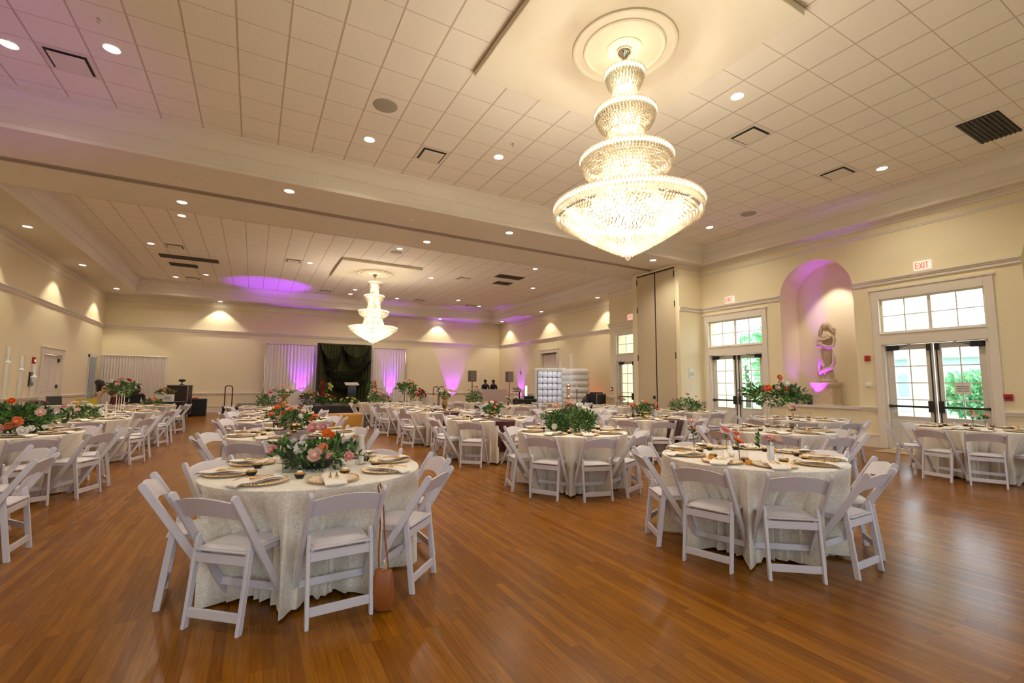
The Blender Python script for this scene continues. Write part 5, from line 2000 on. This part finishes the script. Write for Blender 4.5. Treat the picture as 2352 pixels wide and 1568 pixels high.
def floor_bouquet(x, y, z, r, h, label, pal, nf, nl=420, size=.07):
    t = thing('flower_arrangement', label, 'flowers', (x, y, z))
    mound(t, (0, 0, h * .45), r, h * .55, nl, .09, g, 14)
    scatter_fl(t, (0, 0, h * .45), r * .9, h * .58, nf, pal, size, g, .0)


floor_bouquet(2.35, 22.98 + .45, .42, .42, .62, 'stage bouquet of peach gladioli and dark leaves, left of the red one', ['blush', 'coral', 'blush'], 16)
floor_bouquet(3.05, 23.3, .42, .36, .45, 'stage bouquet of red and yellow blooms before the green backdrop', ['red', 'red', 'yellow', 'coral'], 16)
t = thing('flower_stand', 'tall column of red and yellow blooms at the left of the green backdrop', 'flowers', (3.0, 24.2, .42))
MB().tube([(0, 0, 0), (0, 0, 1.0)], .02, 8).obj('stem', M_STEM, t)
b = MB()
leafcloud(b, (0, 0, .75), .16, .16, .35, 260, .09, g)
leafcloud(b, (.3, 0, .85), .1, .1, .2, 90, .09, g)
b.obj('foliage', [M_LEAF, M_LEAF2], t)
for k in range(9):
    flower(t, 'red', 'rose', (-.08 + .04 * (k % 3), -.12, 1.08 - k * .085), (0, -1, .3), .075)
for k in range(5):
    flower(t, 'yellow', 'peony', (.25 + .06 * (k % 3), -.12, .98 - k * .06), (0, -1, .3), .075)
t = thing('flower_arrangement', 'low spray of pale yellow blooms on the stage edge before the lectern', 'flowers', (4.0, 22.95, .42))
mound(t, (0, 0, .08), .42, .2, 300, .09, g, 8)
scatter_fl(t, (0, 0, .08), .38, .22, 10, ['yellow'], .085, g)
floor_bouquet(5.55, 22.95 + .3, .42, .5, .5, 'stage bouquet of pink and white blooms right of the lectern', ['pink', 'white', 'blush', 'coral'], 16)
t = thing('flower_stand', 'tall orange bloom with dark leaves right of the green backdrop', 'flowers', (5.35, 24.4, .42))
MB().tube([(0, 0, 0), (0, 0, .7)], .02, 8).obj('stem', M_STEM, t)
b = MB()
leafcloud(b, (0, 0, .72), .22, .2, .38, 260, .11, g)
b.obj('foliage', [M_LEAF, M_LEAF2], t)
for k in range(5):
    flower(t, 'coral', 'rose', (.12, -.16, 1.1 - k * .12), (0, -1, .3), .08)
# gold bench
t = thing('bench', 'low mustard gold velvet bench between the left centre tables and the stage', 'bench', (2.45, 15.95, 0))
M_MUST = mat('mustard_velvet', (.55, .26, .02), .6, sheen=.5)
b = MB()
vs, fs = [], []
for z, r in ((0.0, 1), (.38, 1.0), (.43, .97), (.45, .9)):
    for k in range(40):
        a = 2 * pi * k / 40
        vs.append((.82 * r * (abs(cos(a)) ** .5) * (1 if cos(a) >= 0 else -1), .30 * r * (abs(sin(a)) ** .5) * (1 if sin(a) >= 0 else -1), z))
for i in range(3):
    for k in range(40):
        fs.append((i * 40 + k, i * 40 + (k + 1) % 40, (i + 1) * 40 + (k + 1) % 40, (i + 1) * 40 + k))
fs.append(tuple(120 + k for k in range(40)))
b.add(vs, fs).obj('upholstery', M_MUST, t, smooth=True)
b = MB()
for k in range(12):
    b.lathe([(.0005, 0), (.014, .004), (.0005, .008)], 8, c=(-.66 + .12 * k, 0, .447), cap0=False, cap1=False)
b.obj('tufting_button', M_MUST, t)

# magenta bouquet on a white pedestal
for x, y, h, lb in ((7.05, 22.2, .62, 'white drum pedestal under the magenta bouquet'), (7.75, 22.6, .85, 'white drum pedestal with a glass, right of the magenta bouquet')):
    tag(MB().lathe([(.0005, 0), (.30, 0), (.30, h), (.0005, h)], 32, cap0=False, cap1=False).obj('drum_pedestal', M_WHITEP, None, (x, y, 0), smooth=True), lb, 'pedestal')
floor_bouquet(7.05, 22.2, .62, .38, .50, 'bright magenta and red bouquet on a white pedestal', ['magenta', 'magenta', 'red', 'pink'], 22, 260, .09)
o = thing('wine_glass', 'single stemmed glass on the right white drum pedestal', 'glass', (7.75, 22.6, .85))
MB().lathe([(.04, 0), (.006, .01), (.006, .1), (.045, .16), (.035, .24)], 16, cap1=False).obj('bowl', M_GLASS, o, smooth=True)


def handtruck(x, y, rz, label, n=1):
    t = thing('luggage_cart', label, 'cart', (x, y, 0), rz)
    for k in range(n):
        ox = k * .34
        MB().tube([(ox - .14, .1, .1), (ox - .14, .05, 1.2), (ox - .12, .05, 1.27), (ox - .06, .05, 1.3), (ox + .06, .05, 1.3), (ox + .12, .05, 1.27), (ox + .14, .05, 1.2), (ox + .14, .1, .1)], .022, 8).obj('handle', M_DKMET, t, smooth=True)
    w = .34 * (n - 1)
    b = MB()
    b.box(-.2, .2 + w, -.25, .2, .10, .16)
    b.box(-.19, -.10, -.1, .14, .16, .42)
    b.box(.10 + w, .19 + w, -.1, .14, .16, .42)
    b.obj('deck', M_BLACK, t, bevel=.01)
    for sx in (-.17, .17 + w):
        for sy in (-.2, .15):
            w_ = MB().lathe([(.0005, -.02), (.06, -.02), (.06, .02), (.0005, .02)], 16, cap0=False, cap1=False)
            w_.xf(Matrix.Translation((sx, sy, .06)) @ Matrix.Rotation(pi / 2, 4, 'Y')).obj('wheel', M_BLACK, t)
    return t


handtruck(-.92, 23.9, -.1, 'black hoop handled cart standing alone by the rear wall')
handtruck(8.55, 23.6, 0, 'black cart with two hoop handles near the purple light', 2)

# far left: cases, box table, people
t = thing('road_case', 'tall black road case with silver edges on castors, far left', 'case', (-2.66, 23.7, 0), -.12)
MB().box(-.36, .36, -.35, .35, .12, 1.32).obj('body', mat('brown_black_laminate', (.03, .018, .018), .5), t)
b = MB()
for sx in (-1, 1):
    for sy in (-1, 1):
        b.box(sx * .36 - .015, sx * .36 + .015, sy * .35 - .015, sy * .35 + .015, .12, 1.32)
for z in (.12, 1.32):
    for s in (-1, 1):
        b.box(-.37, .37, s * .35 - .012, s * .35 + .012, z - .012, z + .012)
        b.box(s * .36 - .012, s * .36 + .012, -.36, .36, z - .012, z + .012)
b.obj('metal_edging', mat('dull_aluminium', (.45, .40, .38), .4, metal=.8), t)
for sx in (-.3, .3):
    for sy in (-.28, .28):
        MB().ball((sx, sy, .06), .06, 10, 6, (.5, 1, 1)).obj('castor', M_BLACK, t, smooth=True)
t = thing('desktop_device', 'small black device on a stand on top of the tall road case', 'device', (-2.6, 23.7, 1.334))
MB().lathe([(.09, 0), (.09, .02), (.02, .04), (.02, .12), (.04, .14)], 16).obj('stand', M_BLACK, t)
MB().ball((0, 0, .18), .12, 12, 8, (1.1, .6, .5)).obj('head', M_BLACK, t, smooth=True)
t = thing('equipment_case', 'low black case with a red cloth beside the road case', 'case', (-2.05, 24.3, 0))
MB().box(-.32, .32, -.3, .3, 0, .74).obj('body', M_BLACK, t, bevel=.02)
MB().ball((-.12, -.1, .76), .1, 10, 6, (1.4, 1, .5)).obj('red_cloth', M_RED, t, smooth=True)
t = thing('display_table', 'table with a black cloth under the white flower box, far left', 'table', (-3.0, 20.6, 0), -.1)
MB().box(-.9, .9, -.38, .38, .70, .74).obj('tabletop', M_BLACK, t)
MB().box(-.88, .88, -.37, .37, .02, .70).obj('cloth', M_BLACK, t)
t = thing('flower_box', 'white box with orange flowers on the black clothed table, far left', 'flowers', (-2.72, 20.5, .74), -.1)
MB().box(-.25, .25, -.15, .15, 0, .26).obj('box', M_WHITEP, t, bevel=.005)
MB().box(.02, .2, -.156, -.15, .09, .18).obj('label_plate', mat('grey_plastic', (0, 0, 0)), t)
mound(t, (0, 0, .32), .22, .1, 160, .08, g, 6)
scatter_fl(t, (0, 0, .32), .2, .12, 7, ['orange', 'blush', 'coral'], .06, g, 0)
t = thing('acrylic_lantern', 'small white framed lantern left of the flower box', 'lantern', (-3.42, 20.35, .74))
b = MB()
for sx in (-.07, .07):
    for sy in (-.07, .07):
        b.box(sx - .008, sx + .008, sy - .008, sy + .008, 0, .36)
b.box(-.08, .08, -.08, .08, .35, .37).box(-.08, .08, -.08, .08, 0, .02)
b.obj('frame', M_WHITEP, t)
MB().ball((0, 0, .14), .045, 10, 6, (1, 1, 1.5)).obj('pink_filling', PETAL['pink'], t)
t = thing('work_table', 'long table with white cloth where the leaning woman works', 'table', (-4.75, 18.35, 0))
MB().box(-.95, .95, -.38, .38, .70, .74).obj('tabletop', M_WHITEP, t)
MB().box(-.93, .93, -.37, .37, .02, .70).obj('cloth', M_DW, t)
t = thing('laptop', 'open black laptop on the work table at the far left', 'laptop', (-5.0, 18.35, .742), .5)
MB().box(-.17, .17, -.12, .12, 0, .02).obj('keyboard_base', M_BLACK, t)
MB().bar((0, .12, .02), (0, .20, .25), .34, .012, (1, 0, 0)).obj('screen', M_DKMET, t)
t = thing('yellow_folder', 'yellow folder box on the work table before the leaning woman', 'folder', (-4.28, 18.2, .742), .2)
MB().box(-.24, .24, -.05, .05, 0, .18).obj('box', mat('yellow_card', (.50, .38, .01), .6), t, bevel=.005)
t = thing('cloth_heap', 'crumpled dark red cloth on the left end of the work table', 'cloth', (-5.35, 18.2, .742))
MB().ball((0, 0, .06), .2, 14, 8, (1.3, .8, .45)).obj('heap', M_MAROON, t, smooth=True)


def skin_obj(name, J, E_, root, m, parent, sub=2):
    """one continuous body grown from a joint skeleton"""
    ks = list(J)
    me = bpy.data.meshes.new(name)
    me.from_pydata([J[k][0] for k in ks], [(ks.index(a), ks.index(b_)) for a, b_ in E_], [])
    o = bpy.data.objects.new(name, me)
    COL.objects.link(o)
    me.materials.append(m)
    md = o.modifiers.new('skin', 'SKIN')
    md.use_smooth_shade = True
    for i, k in enumerate(ks):
        r = J[k][1]
        me.skin_vertices[0].data[i].radius = (r, r) if not isinstance(r, tuple) else r
        me.skin_vertices[0].data[i].use_root = (k == root)
    s = o.modifiers.new('subdiv', 'SUBSURF')
    s.levels = s.render_levels = sub
    if parent:
        o.parent = parent
    return o


def person(label, loc, rz, pose, skin, dress, hair_long, top=None):
    t = thing('person', label, 'person', loc, rz)
    P = dict(pose)
    J = {'pelvis': (P['pelvis'], (.13, .10)), 'waist': (P['waist'], (.11, .08)), 'chest': (P['chest'], (.135, .095)), 'neck0': (P['neck0'], .055), 'neck': (P['neck'], .058), 'head': (P['head'], .075), 'crown': (P['crown'], .07)}
    E_ = [('pelvis', 'waist'), ('waist', 'chest'), ('chest', 'neck0'), ('neck0', 'neck'), ('neck', 'head'), ('head', 'crown')]
    for s in ('l', 'r'):
        sh, el, wr, ha = P['sh' + s], P['el' + s], P['wr' + s], P['ha' + s]
        J['sh' + s] = (sh, .052)
        J['el' + s] = (el, .036)
        J['wr' + s] = (wr, .025)
        J['ha' + s] = (ha, (.034, .016))
        E_ += [('neck0', 'sh' + s), ('sh' + s, 'el' + s), ('el' + s, 'wr' + s), ('wr' + s, 'ha' + s)]
        hip, kn, an, to = P['hip' + s], P['kn' + s], P['an' + s], P['to' + s]
        J['hip' + s] = (hip, .085)
        J['kn' + s] = (kn, .055)
        J['an' + s] = (an, .038)
        J['to' + s] = (to, .035)
        E_ += [('pelvis', 'hip' + s), ('hip' + s, 'kn' + s), ('kn' + s, 'an' + s), ('an' + s, 'to' + s)]
    for s in ('l', 'r'):
        w, h_ = Vector(P['wr' + s]), Vector(P['ha' + s])
        d = (h_ - w).normalized()
        sd = d.cross(Vector((0, 0, 1)))
        sd = sd.normalized() if sd.length > .1 else Vector((1, 0, 0))
        for q in range(4):
            L = (.055, .065, .06, .045)[q]
            b0 = h_ + sd * (q - 1.5) * .018
            J['f%s%da' % (s, q)] = (tuple(b0 + d * L * .6), .009)
            J['f%s%db' % (s, q)] = (tuple(b0 + d * L + Vector((0, 0, -.02))), .008)
            E_ += [('ha' + s, 'f%s%da' % (s, q)), ('f%s%da' % (s, q), 'f%s%db' % (s, q))]
        J['th' + s] = (tuple(w + d * .04 + sd * .05), .010)
        E_.append(('wr' + s, 'th' + s))
    skin_obj('body', J, E_, 'pelvis', skin, t, 1)
    # clothing hugging the torso
    C_ = {k: (J[k][0], (J[k][1][0] + .014, J[k][1][1] + .014)) for k in ('pelvis', 'waist', 'chest')}
    E2 = [('pelvis', 'waist'), ('waist', 'chest')]
    if top:
        for s in ('l', 'r'):
            C_['sh' + s] = (P['sh' + s], .064)
            C_['el' + s] = (P['el' + s], .046)
            E2 += [('chest', 'sh' + s), ('sh' + s, 'el' + s)]
            C_['hip' + s] = (P['hip' + s], .10)
            C_['kn' + s] = (P['kn' + s], .07)
            C_['an' + s] = (P['an' + s], .055)
            E2 += [('pelvis', 'hip' + s), ('hip' + s, 'kn' + s), ('kn' + s, 'an' + s)]
    skin_obj('clothing', C_, E2, 'pelvis', dress, t, 1)
    hd, cr, fw_ = Vector(P['head']), Vector(P['crown']), Vector(P['face']).normalized()
    upv = (cr - hd).normalized()
    ctr = hd.lerp(cr, .55)
    # face: nose, mouth, eyes, ears
    sdv = fw_.cross(upv).normalized()
    b = MB()
    b.ball(ctr + fw_ * .085 - upv * .01, .016, 8, 6)
    b.tube([ctr + fw_ * .078 - upv * .048 - sdv * .02, ctr + fw_ * .084 - upv * .05, ctr + fw_ * .078 - upv * .048 + sdv * .02], .006, 6)
    for s in (-1, 1):
        b.ball(ctr + sdv * s * .078, .02, 8, 6, (.8, .8, 1.3))
    b.obj('face_features', skin, t, smooth=True)
    b = MB()
    for s in (-1, 1):
        b.ball(ctr + fw_ * .072 + sdv * s * .03 + upv * .02, .010, 8, 6)
    b.obj('eye', M_BLACK, t, smooth=True)
    b = MB()
    b.ball(ctr - fw_ * .018 + upv * .025, .095, 14, 10)
    if hair_long:
        back = ctr - fw_ * .06
        dn = Vector((0, 0, -1))
        b.tube([ctr - fw_ * .02 + upv * .05, back + dn * .02, back + dn * .14 - fw_ * .04, back + dn * .30 - fw_ * .05], [.075, .10, .10, .05], 12)
        for s in (-1, 1):
            b.tube([ctr + sdv * s * .06 + upv * .03, ctr + sdv * s * .085 + dn * .08, ctr + sdv * s * .09 + dn * .26], [.04, .04, .02], 8)
    b.obj('hair', M_HAIR, t, smooth=True)
    return t


STAND = dict(pelvis=(0, 0, .95), waist=(0, 0, 1.10), chest=(0, 0, 1.30), neck0=(0, 0, 1.43), neck=(0, 0, 1.50), head=(0, .01, 1.56), crown=(0, 0, 1.67), face=(0, 1, 0),
             shl=(-.19, 0, 1.41), shr=(.19, 0, 1.41), ell=(-.22, .05, 1.15), elr=(.22, .05, 1.15), wrl=(-.17, .25, 1.08), wrr=(.17, .25, 1.08), hal=(-.15, .33, 1.06), har=(.15, .33, 1.06),
             hipl=(-.10, 0, .88), hipr=(.10, 0, .88), knl=(-.11, .02, .48), knr=(.11, .02, .48), anl=(-.11, 0, .08), anr=(.11, 0, .08), tol=(-.12, .14, .035), tor=(.12, .14, .035))
M_DKCL = mat('black_clothing', (.012, .012, .02), .8)
person('person in dark top behind the booth desk, left one', (11.72, 24.15, 0), pi, STAND, M_SKIND, M_DKCL, False, True)
person('person in dark top behind the booth desk, right one', (12.27, 24.2, 0), pi + .2, STAND, M_SKIND, M_DKCL, False, True)
LEAN = dict(STAND)
LEAN.update(waist=(0, .10, 1.06), chest=(0, .27, 1.17), neck0=(0, .36, 1.24), neck=(0, .42, 1.29), head=(0, .47, 1.33), crown=(0, .52, 1.42), face=(0, .8, -.6),
            shl=(-.17, .33, 1.23), shr=(.17, .33, 1.23), ell=(-.19, .42, .98), elr=(.19, .44, 1.0), wrl=(-.12, .58, .86), wrr=(.12, .60, .88), hal=(-.10, .66, .84), har=(.10, .68, .85))
M_DRESS = mat('dark_red_dress', (.09, .006, .012), .8)
w_ = person('woman with long dark hair leaning left over a table in a sleeveless dark red dress', (-3.70, 18.9, 0), pi / 2 + .1, LEAN, M_SKIN, M_DRESS, True)
b = MB()
b.lathe([(.15, .98), (.17, .9), (.20, .7), (.24, .5), (.23, .49)], 24, cap0=True, cap1=False, flute=.05, nf=8)
b.obj('skirt', M_DRESS, w_, smooth=True)
SIT = dict(STAND)
dz = -.36
for k in ('pelvis', 'waist', 'chest', 'neck0', 'neck', 'head', 'crown', 'shl', 'shr', 'ell', 'elr', 'wrl', 'wrr', 'hal', 'har', 'hipl', 'hipr'):
    SIT[k] = (STAND[k][0], STAND[k][1], STAND[k][2] + dz)
SIT.update(hipl=(-.10, .05, .55), hipr=(.10, .05, .55), knl=(-.12, .45, .52), knr=(.12, .45, .52), anl=(-.12, .47, .08), anr=(.12, .47, .08), tol=(-.12, .6, .035), tor=(.12, .6, .035))
person('seated person with long black hair and black top, back to the room', (-3.22, 18.6, 0), .1, SIT, M_SKIN, M_DKCL, True, True)
dup(CHAIR, (-3.22, 18.62, 0), .1, 'white folding chair under the seated dark haired person, far left', 'white folding chairs')

# disc jockey corner
t = thing('dj_booth', 'pale lit panel booth desk in front of two people by the far corner', 'booth', (12.0, 23.6, 0))
M_BOOTH = mat('booth_scrim', (.62, .50, .50), .8)
MB().box(-.85, .85, -.02, .0, .02, 1.18).obj('front_panel', M_BOOTH, t)
for s in (-1, 1):
    MB().box(s * .85 - .01, s * .85 + .01, 0, .45, .02, 1.18).obj('side_panel', M_BOOTH, t)
MB().box(-.82, .82, .02, .40, .85, .88).obj('desk', M_BLACK, t)


def pa(x, y, label):
    t = thing('loudspeaker', label, 'speaker', (x, y, 0))
    MB().box(-.19, .19, -.17, .17, 1.60, 2.20).obj('cabinet', mat('speaker_grey', (.16, .14, .12), .7), t, bevel=.02)
    MB().box(-.17, .17, -.176, -.17, 1.63, 2.17).obj('grille', mat('speaker_mesh', (.28, .24, .20), .8), t)
    MB().tube([(0, 0, .3), (0, 0, 1.6)], .02, 8).obj('pole', M_BLACK, t)
    for k in range(3):
        a = 2 * pi * k / 3 + .4
        MB().tube([(0, 0, .75), (.45 * cos(a), .45 * sin(a), .02)], .014, 6).obj('leg', M_BLACK, t)


pa(10.55, 23.4, 'grey loudspeaker on a tripod stand, left of the booth desk')
pa(13.0, 23.6, 'grey loudspeaker on a tripod stand, right of the booth desk')
cyl_vase('glass_cylinder', 'very tall clear candle tube before the left loudspeaker', (9.0, 19.0, 0), .05, 2.1, 0, 'candle holder')
t = thing('glow_tube_lamp', 'glowing white tube lamp on the side table near the purple wall light', 'lamp', (11.5, 19.2, .75))
MB().lathe([(.0005, 0), (.045, 0), (.045, .62), (.0005, .63)], 16, cap0=False, cap1=False).obj('tube', mat('glowing_tube', (1, 1, 1), .4, emit=(1, .95, 1), estr=8), t, smooth=True)
t = thing('side_table', 'small white clothed table under the glowing tube lamp', 'table', (11.5, 19.2, 0))
MB().lathe([(.45, 0), (.42, .70), (.42, .74), (.0005, .75)], 40, flute=.03, nf=14).obj('cloth', M_DW, t, smooth=True)
t = thing('flower_shelf', 'small black shelf stand with white flowers beside the glowing tube', 'flowers', (10.75, 18.6, 0))
MB().box(-.28, .05, -.12, .12, 1.10, 1.13).box(.02, .05, -.03, .03, 0, 1.10).box(-.2, .2, -.15, .15, 0, .03).obj('stand', M_BLACK, t)
mound(t, (-.1, 0, 1.18), .18, .07, 90, .06, g, 4)
scatter_fl(t, (-.1, 0, 1.18), .18, .09, 6, ['white', 'blush'], .06, g, 0)
t = thing('black_table', 'narrow table with black cloth left of the inflatable booth', 'table', (10.35, 17.4, 0), .15)
MB().box(-.45, .45, -.3, .3, .02, .82).obj('cloth', M_BLACK, t, bevel=.02)
MB().box(.1, .4, -.2, .2, .82, .95).obj('printer', M_BLACK, t, bevel=.02)

# inflatable booth: tufted lit interior wall and rounded outer wall
t = thing('inflatable_booth', 'white quilted inflatable photo booth glowing inside, near the rear bay wall', 'photo booth', (12.0, 17.0, 0))
M_INF = mat('white_inflatable', (.80, .77, .72), .5)
M_INFG = mat('lit_quilted_inner', (.8, .8, .88), .35, emit=(.8, .85, 1), estr=.12)
b = MB()
NX, NZ = 5, 7
X0_, X1_ = -1.05, -.15
for ix in range(NX):
    for iz in range(NZ):
        x0 = -.78 + ix * .26
        z0 = .10 + iz * .28
        vs, fs = [], []
        for i in range(5):
            for j in range(5):
                u, v = i / 4, j / 4
                vs.append((x0 + .26 * u, -.16 * (sin(pi * u) * sin(pi * v)) ** .6 - .0, z0 + .28 * v))
        for i in range(4):
            for j in range(4):
                a = i * 5 + j
                fs.append((a, a + 1, a + 6, a + 5))
        b.add(vs, fs)
b.xf(Matrix.Translation((-.12, .55, 0))).obj('quilted_wall', M_INFG, t, smooth=True)
b = MB()
for ix in range(NX + 1):
    b.box(-.90 + ix * .26 - .022, -.90 + ix * .26 + .022, .52, .56, .1, 2.06)
for iz in range(NZ + 1):
    b.box(-.90, .40, .52, .56, .10 + iz * .28 - .022, .10 + iz * .28 + .022)
b.obj('seam', mat('grey_seam', (.45, .42, .42), .7), t)
b = MB()
b.tube([(-1.02, .55, .08), (-1.02, .55, 2.12), (.62, .55, 2.14)], .09, 12)
b.obj('edge_tube', M_INF, t, smooth=True)
b = MB()
for k in range(8):
    z = .14 + k * .27
    b.tube([(.45, .45, z), (.50, .1, z), (.62, -.35, z), (.95, -.55, z), (1.15, -.35, z), (1.2, .2, z), (1.2, .6, z)], .15, 10)
b.obj('outer_wall', M_INF, t, smooth=True)
point('lamp', (11.6, 16.75, 2.0), 3, (.85, .9, 1), .1)
uplight((-5.55, 6.6, 0), 'purple uplight by the left wall, aimed at the near left ceiling', (-4.6, 8.2, 6.0), E_PURPLE * .8, 60)
# orange lit corner behind it
t = thing('uplight', 'orange floor light beside the inflatable booth', 'stage light', (13.55, 16.8, 0))
MB().lathe([(.05, 0), (.06, .01), (.06, .10), (.052, .10), (.05, .07), (.0005, .07)], 20, cap1=False).obj('can', M_BLACK, t, smooth=True)
spot('lamp', (13.55, 16.8, .12), (14.0, 16.9, .45), 26, (1, .12, .03), 100, .8, .04)
t = thing('equipment_rack', 'black equipment case with open front left of the rear bay glass door', 'case', (12.55, 15.25, 0), .2)
MB().box(-.30, .30, -.25, .30, .05, 1.08).obj('body', M_BLACK, t, bevel=.01)
MB().box(-.30, -.28, -.27, -.25, .05, 1.08).box(.28, .30, -.27, -.25, .05, 1.08).box(-.30, .30, -.27, -.25, 1.06, 1.08).obj('metal_edging', MATS['dull_aluminium'], t)
MB().box(-.18, .18, -.2, .2, 1.08, 1.14).obj('mixer', M_BLACK, t)
t = thing('camera_bag', 'rounded black bag leaning left of the equipment case', 'bag', (12.05, 15.35, 0))
MB().ball((0, 0, .45), .45, 14, 10, (.55, .5, 1)).obj('body', M_BLACK, t, smooth=True)
MB().tube([(-.1, 0, .86), (0, 0, .98), (.1, 0, .86)], .015, 6).obj('handle', M_BLACK, t)
# door mat
tag(MB().box(12.1, 12.95, 3.6, 5.2, .001, .012).obj('door_mat', mat('tan_door_mat', (.42, .30, .16), .9, noise=(60, .2)), None, bevel=.004), 'thin tan door mat before the nearest glass doors', 'door mat')
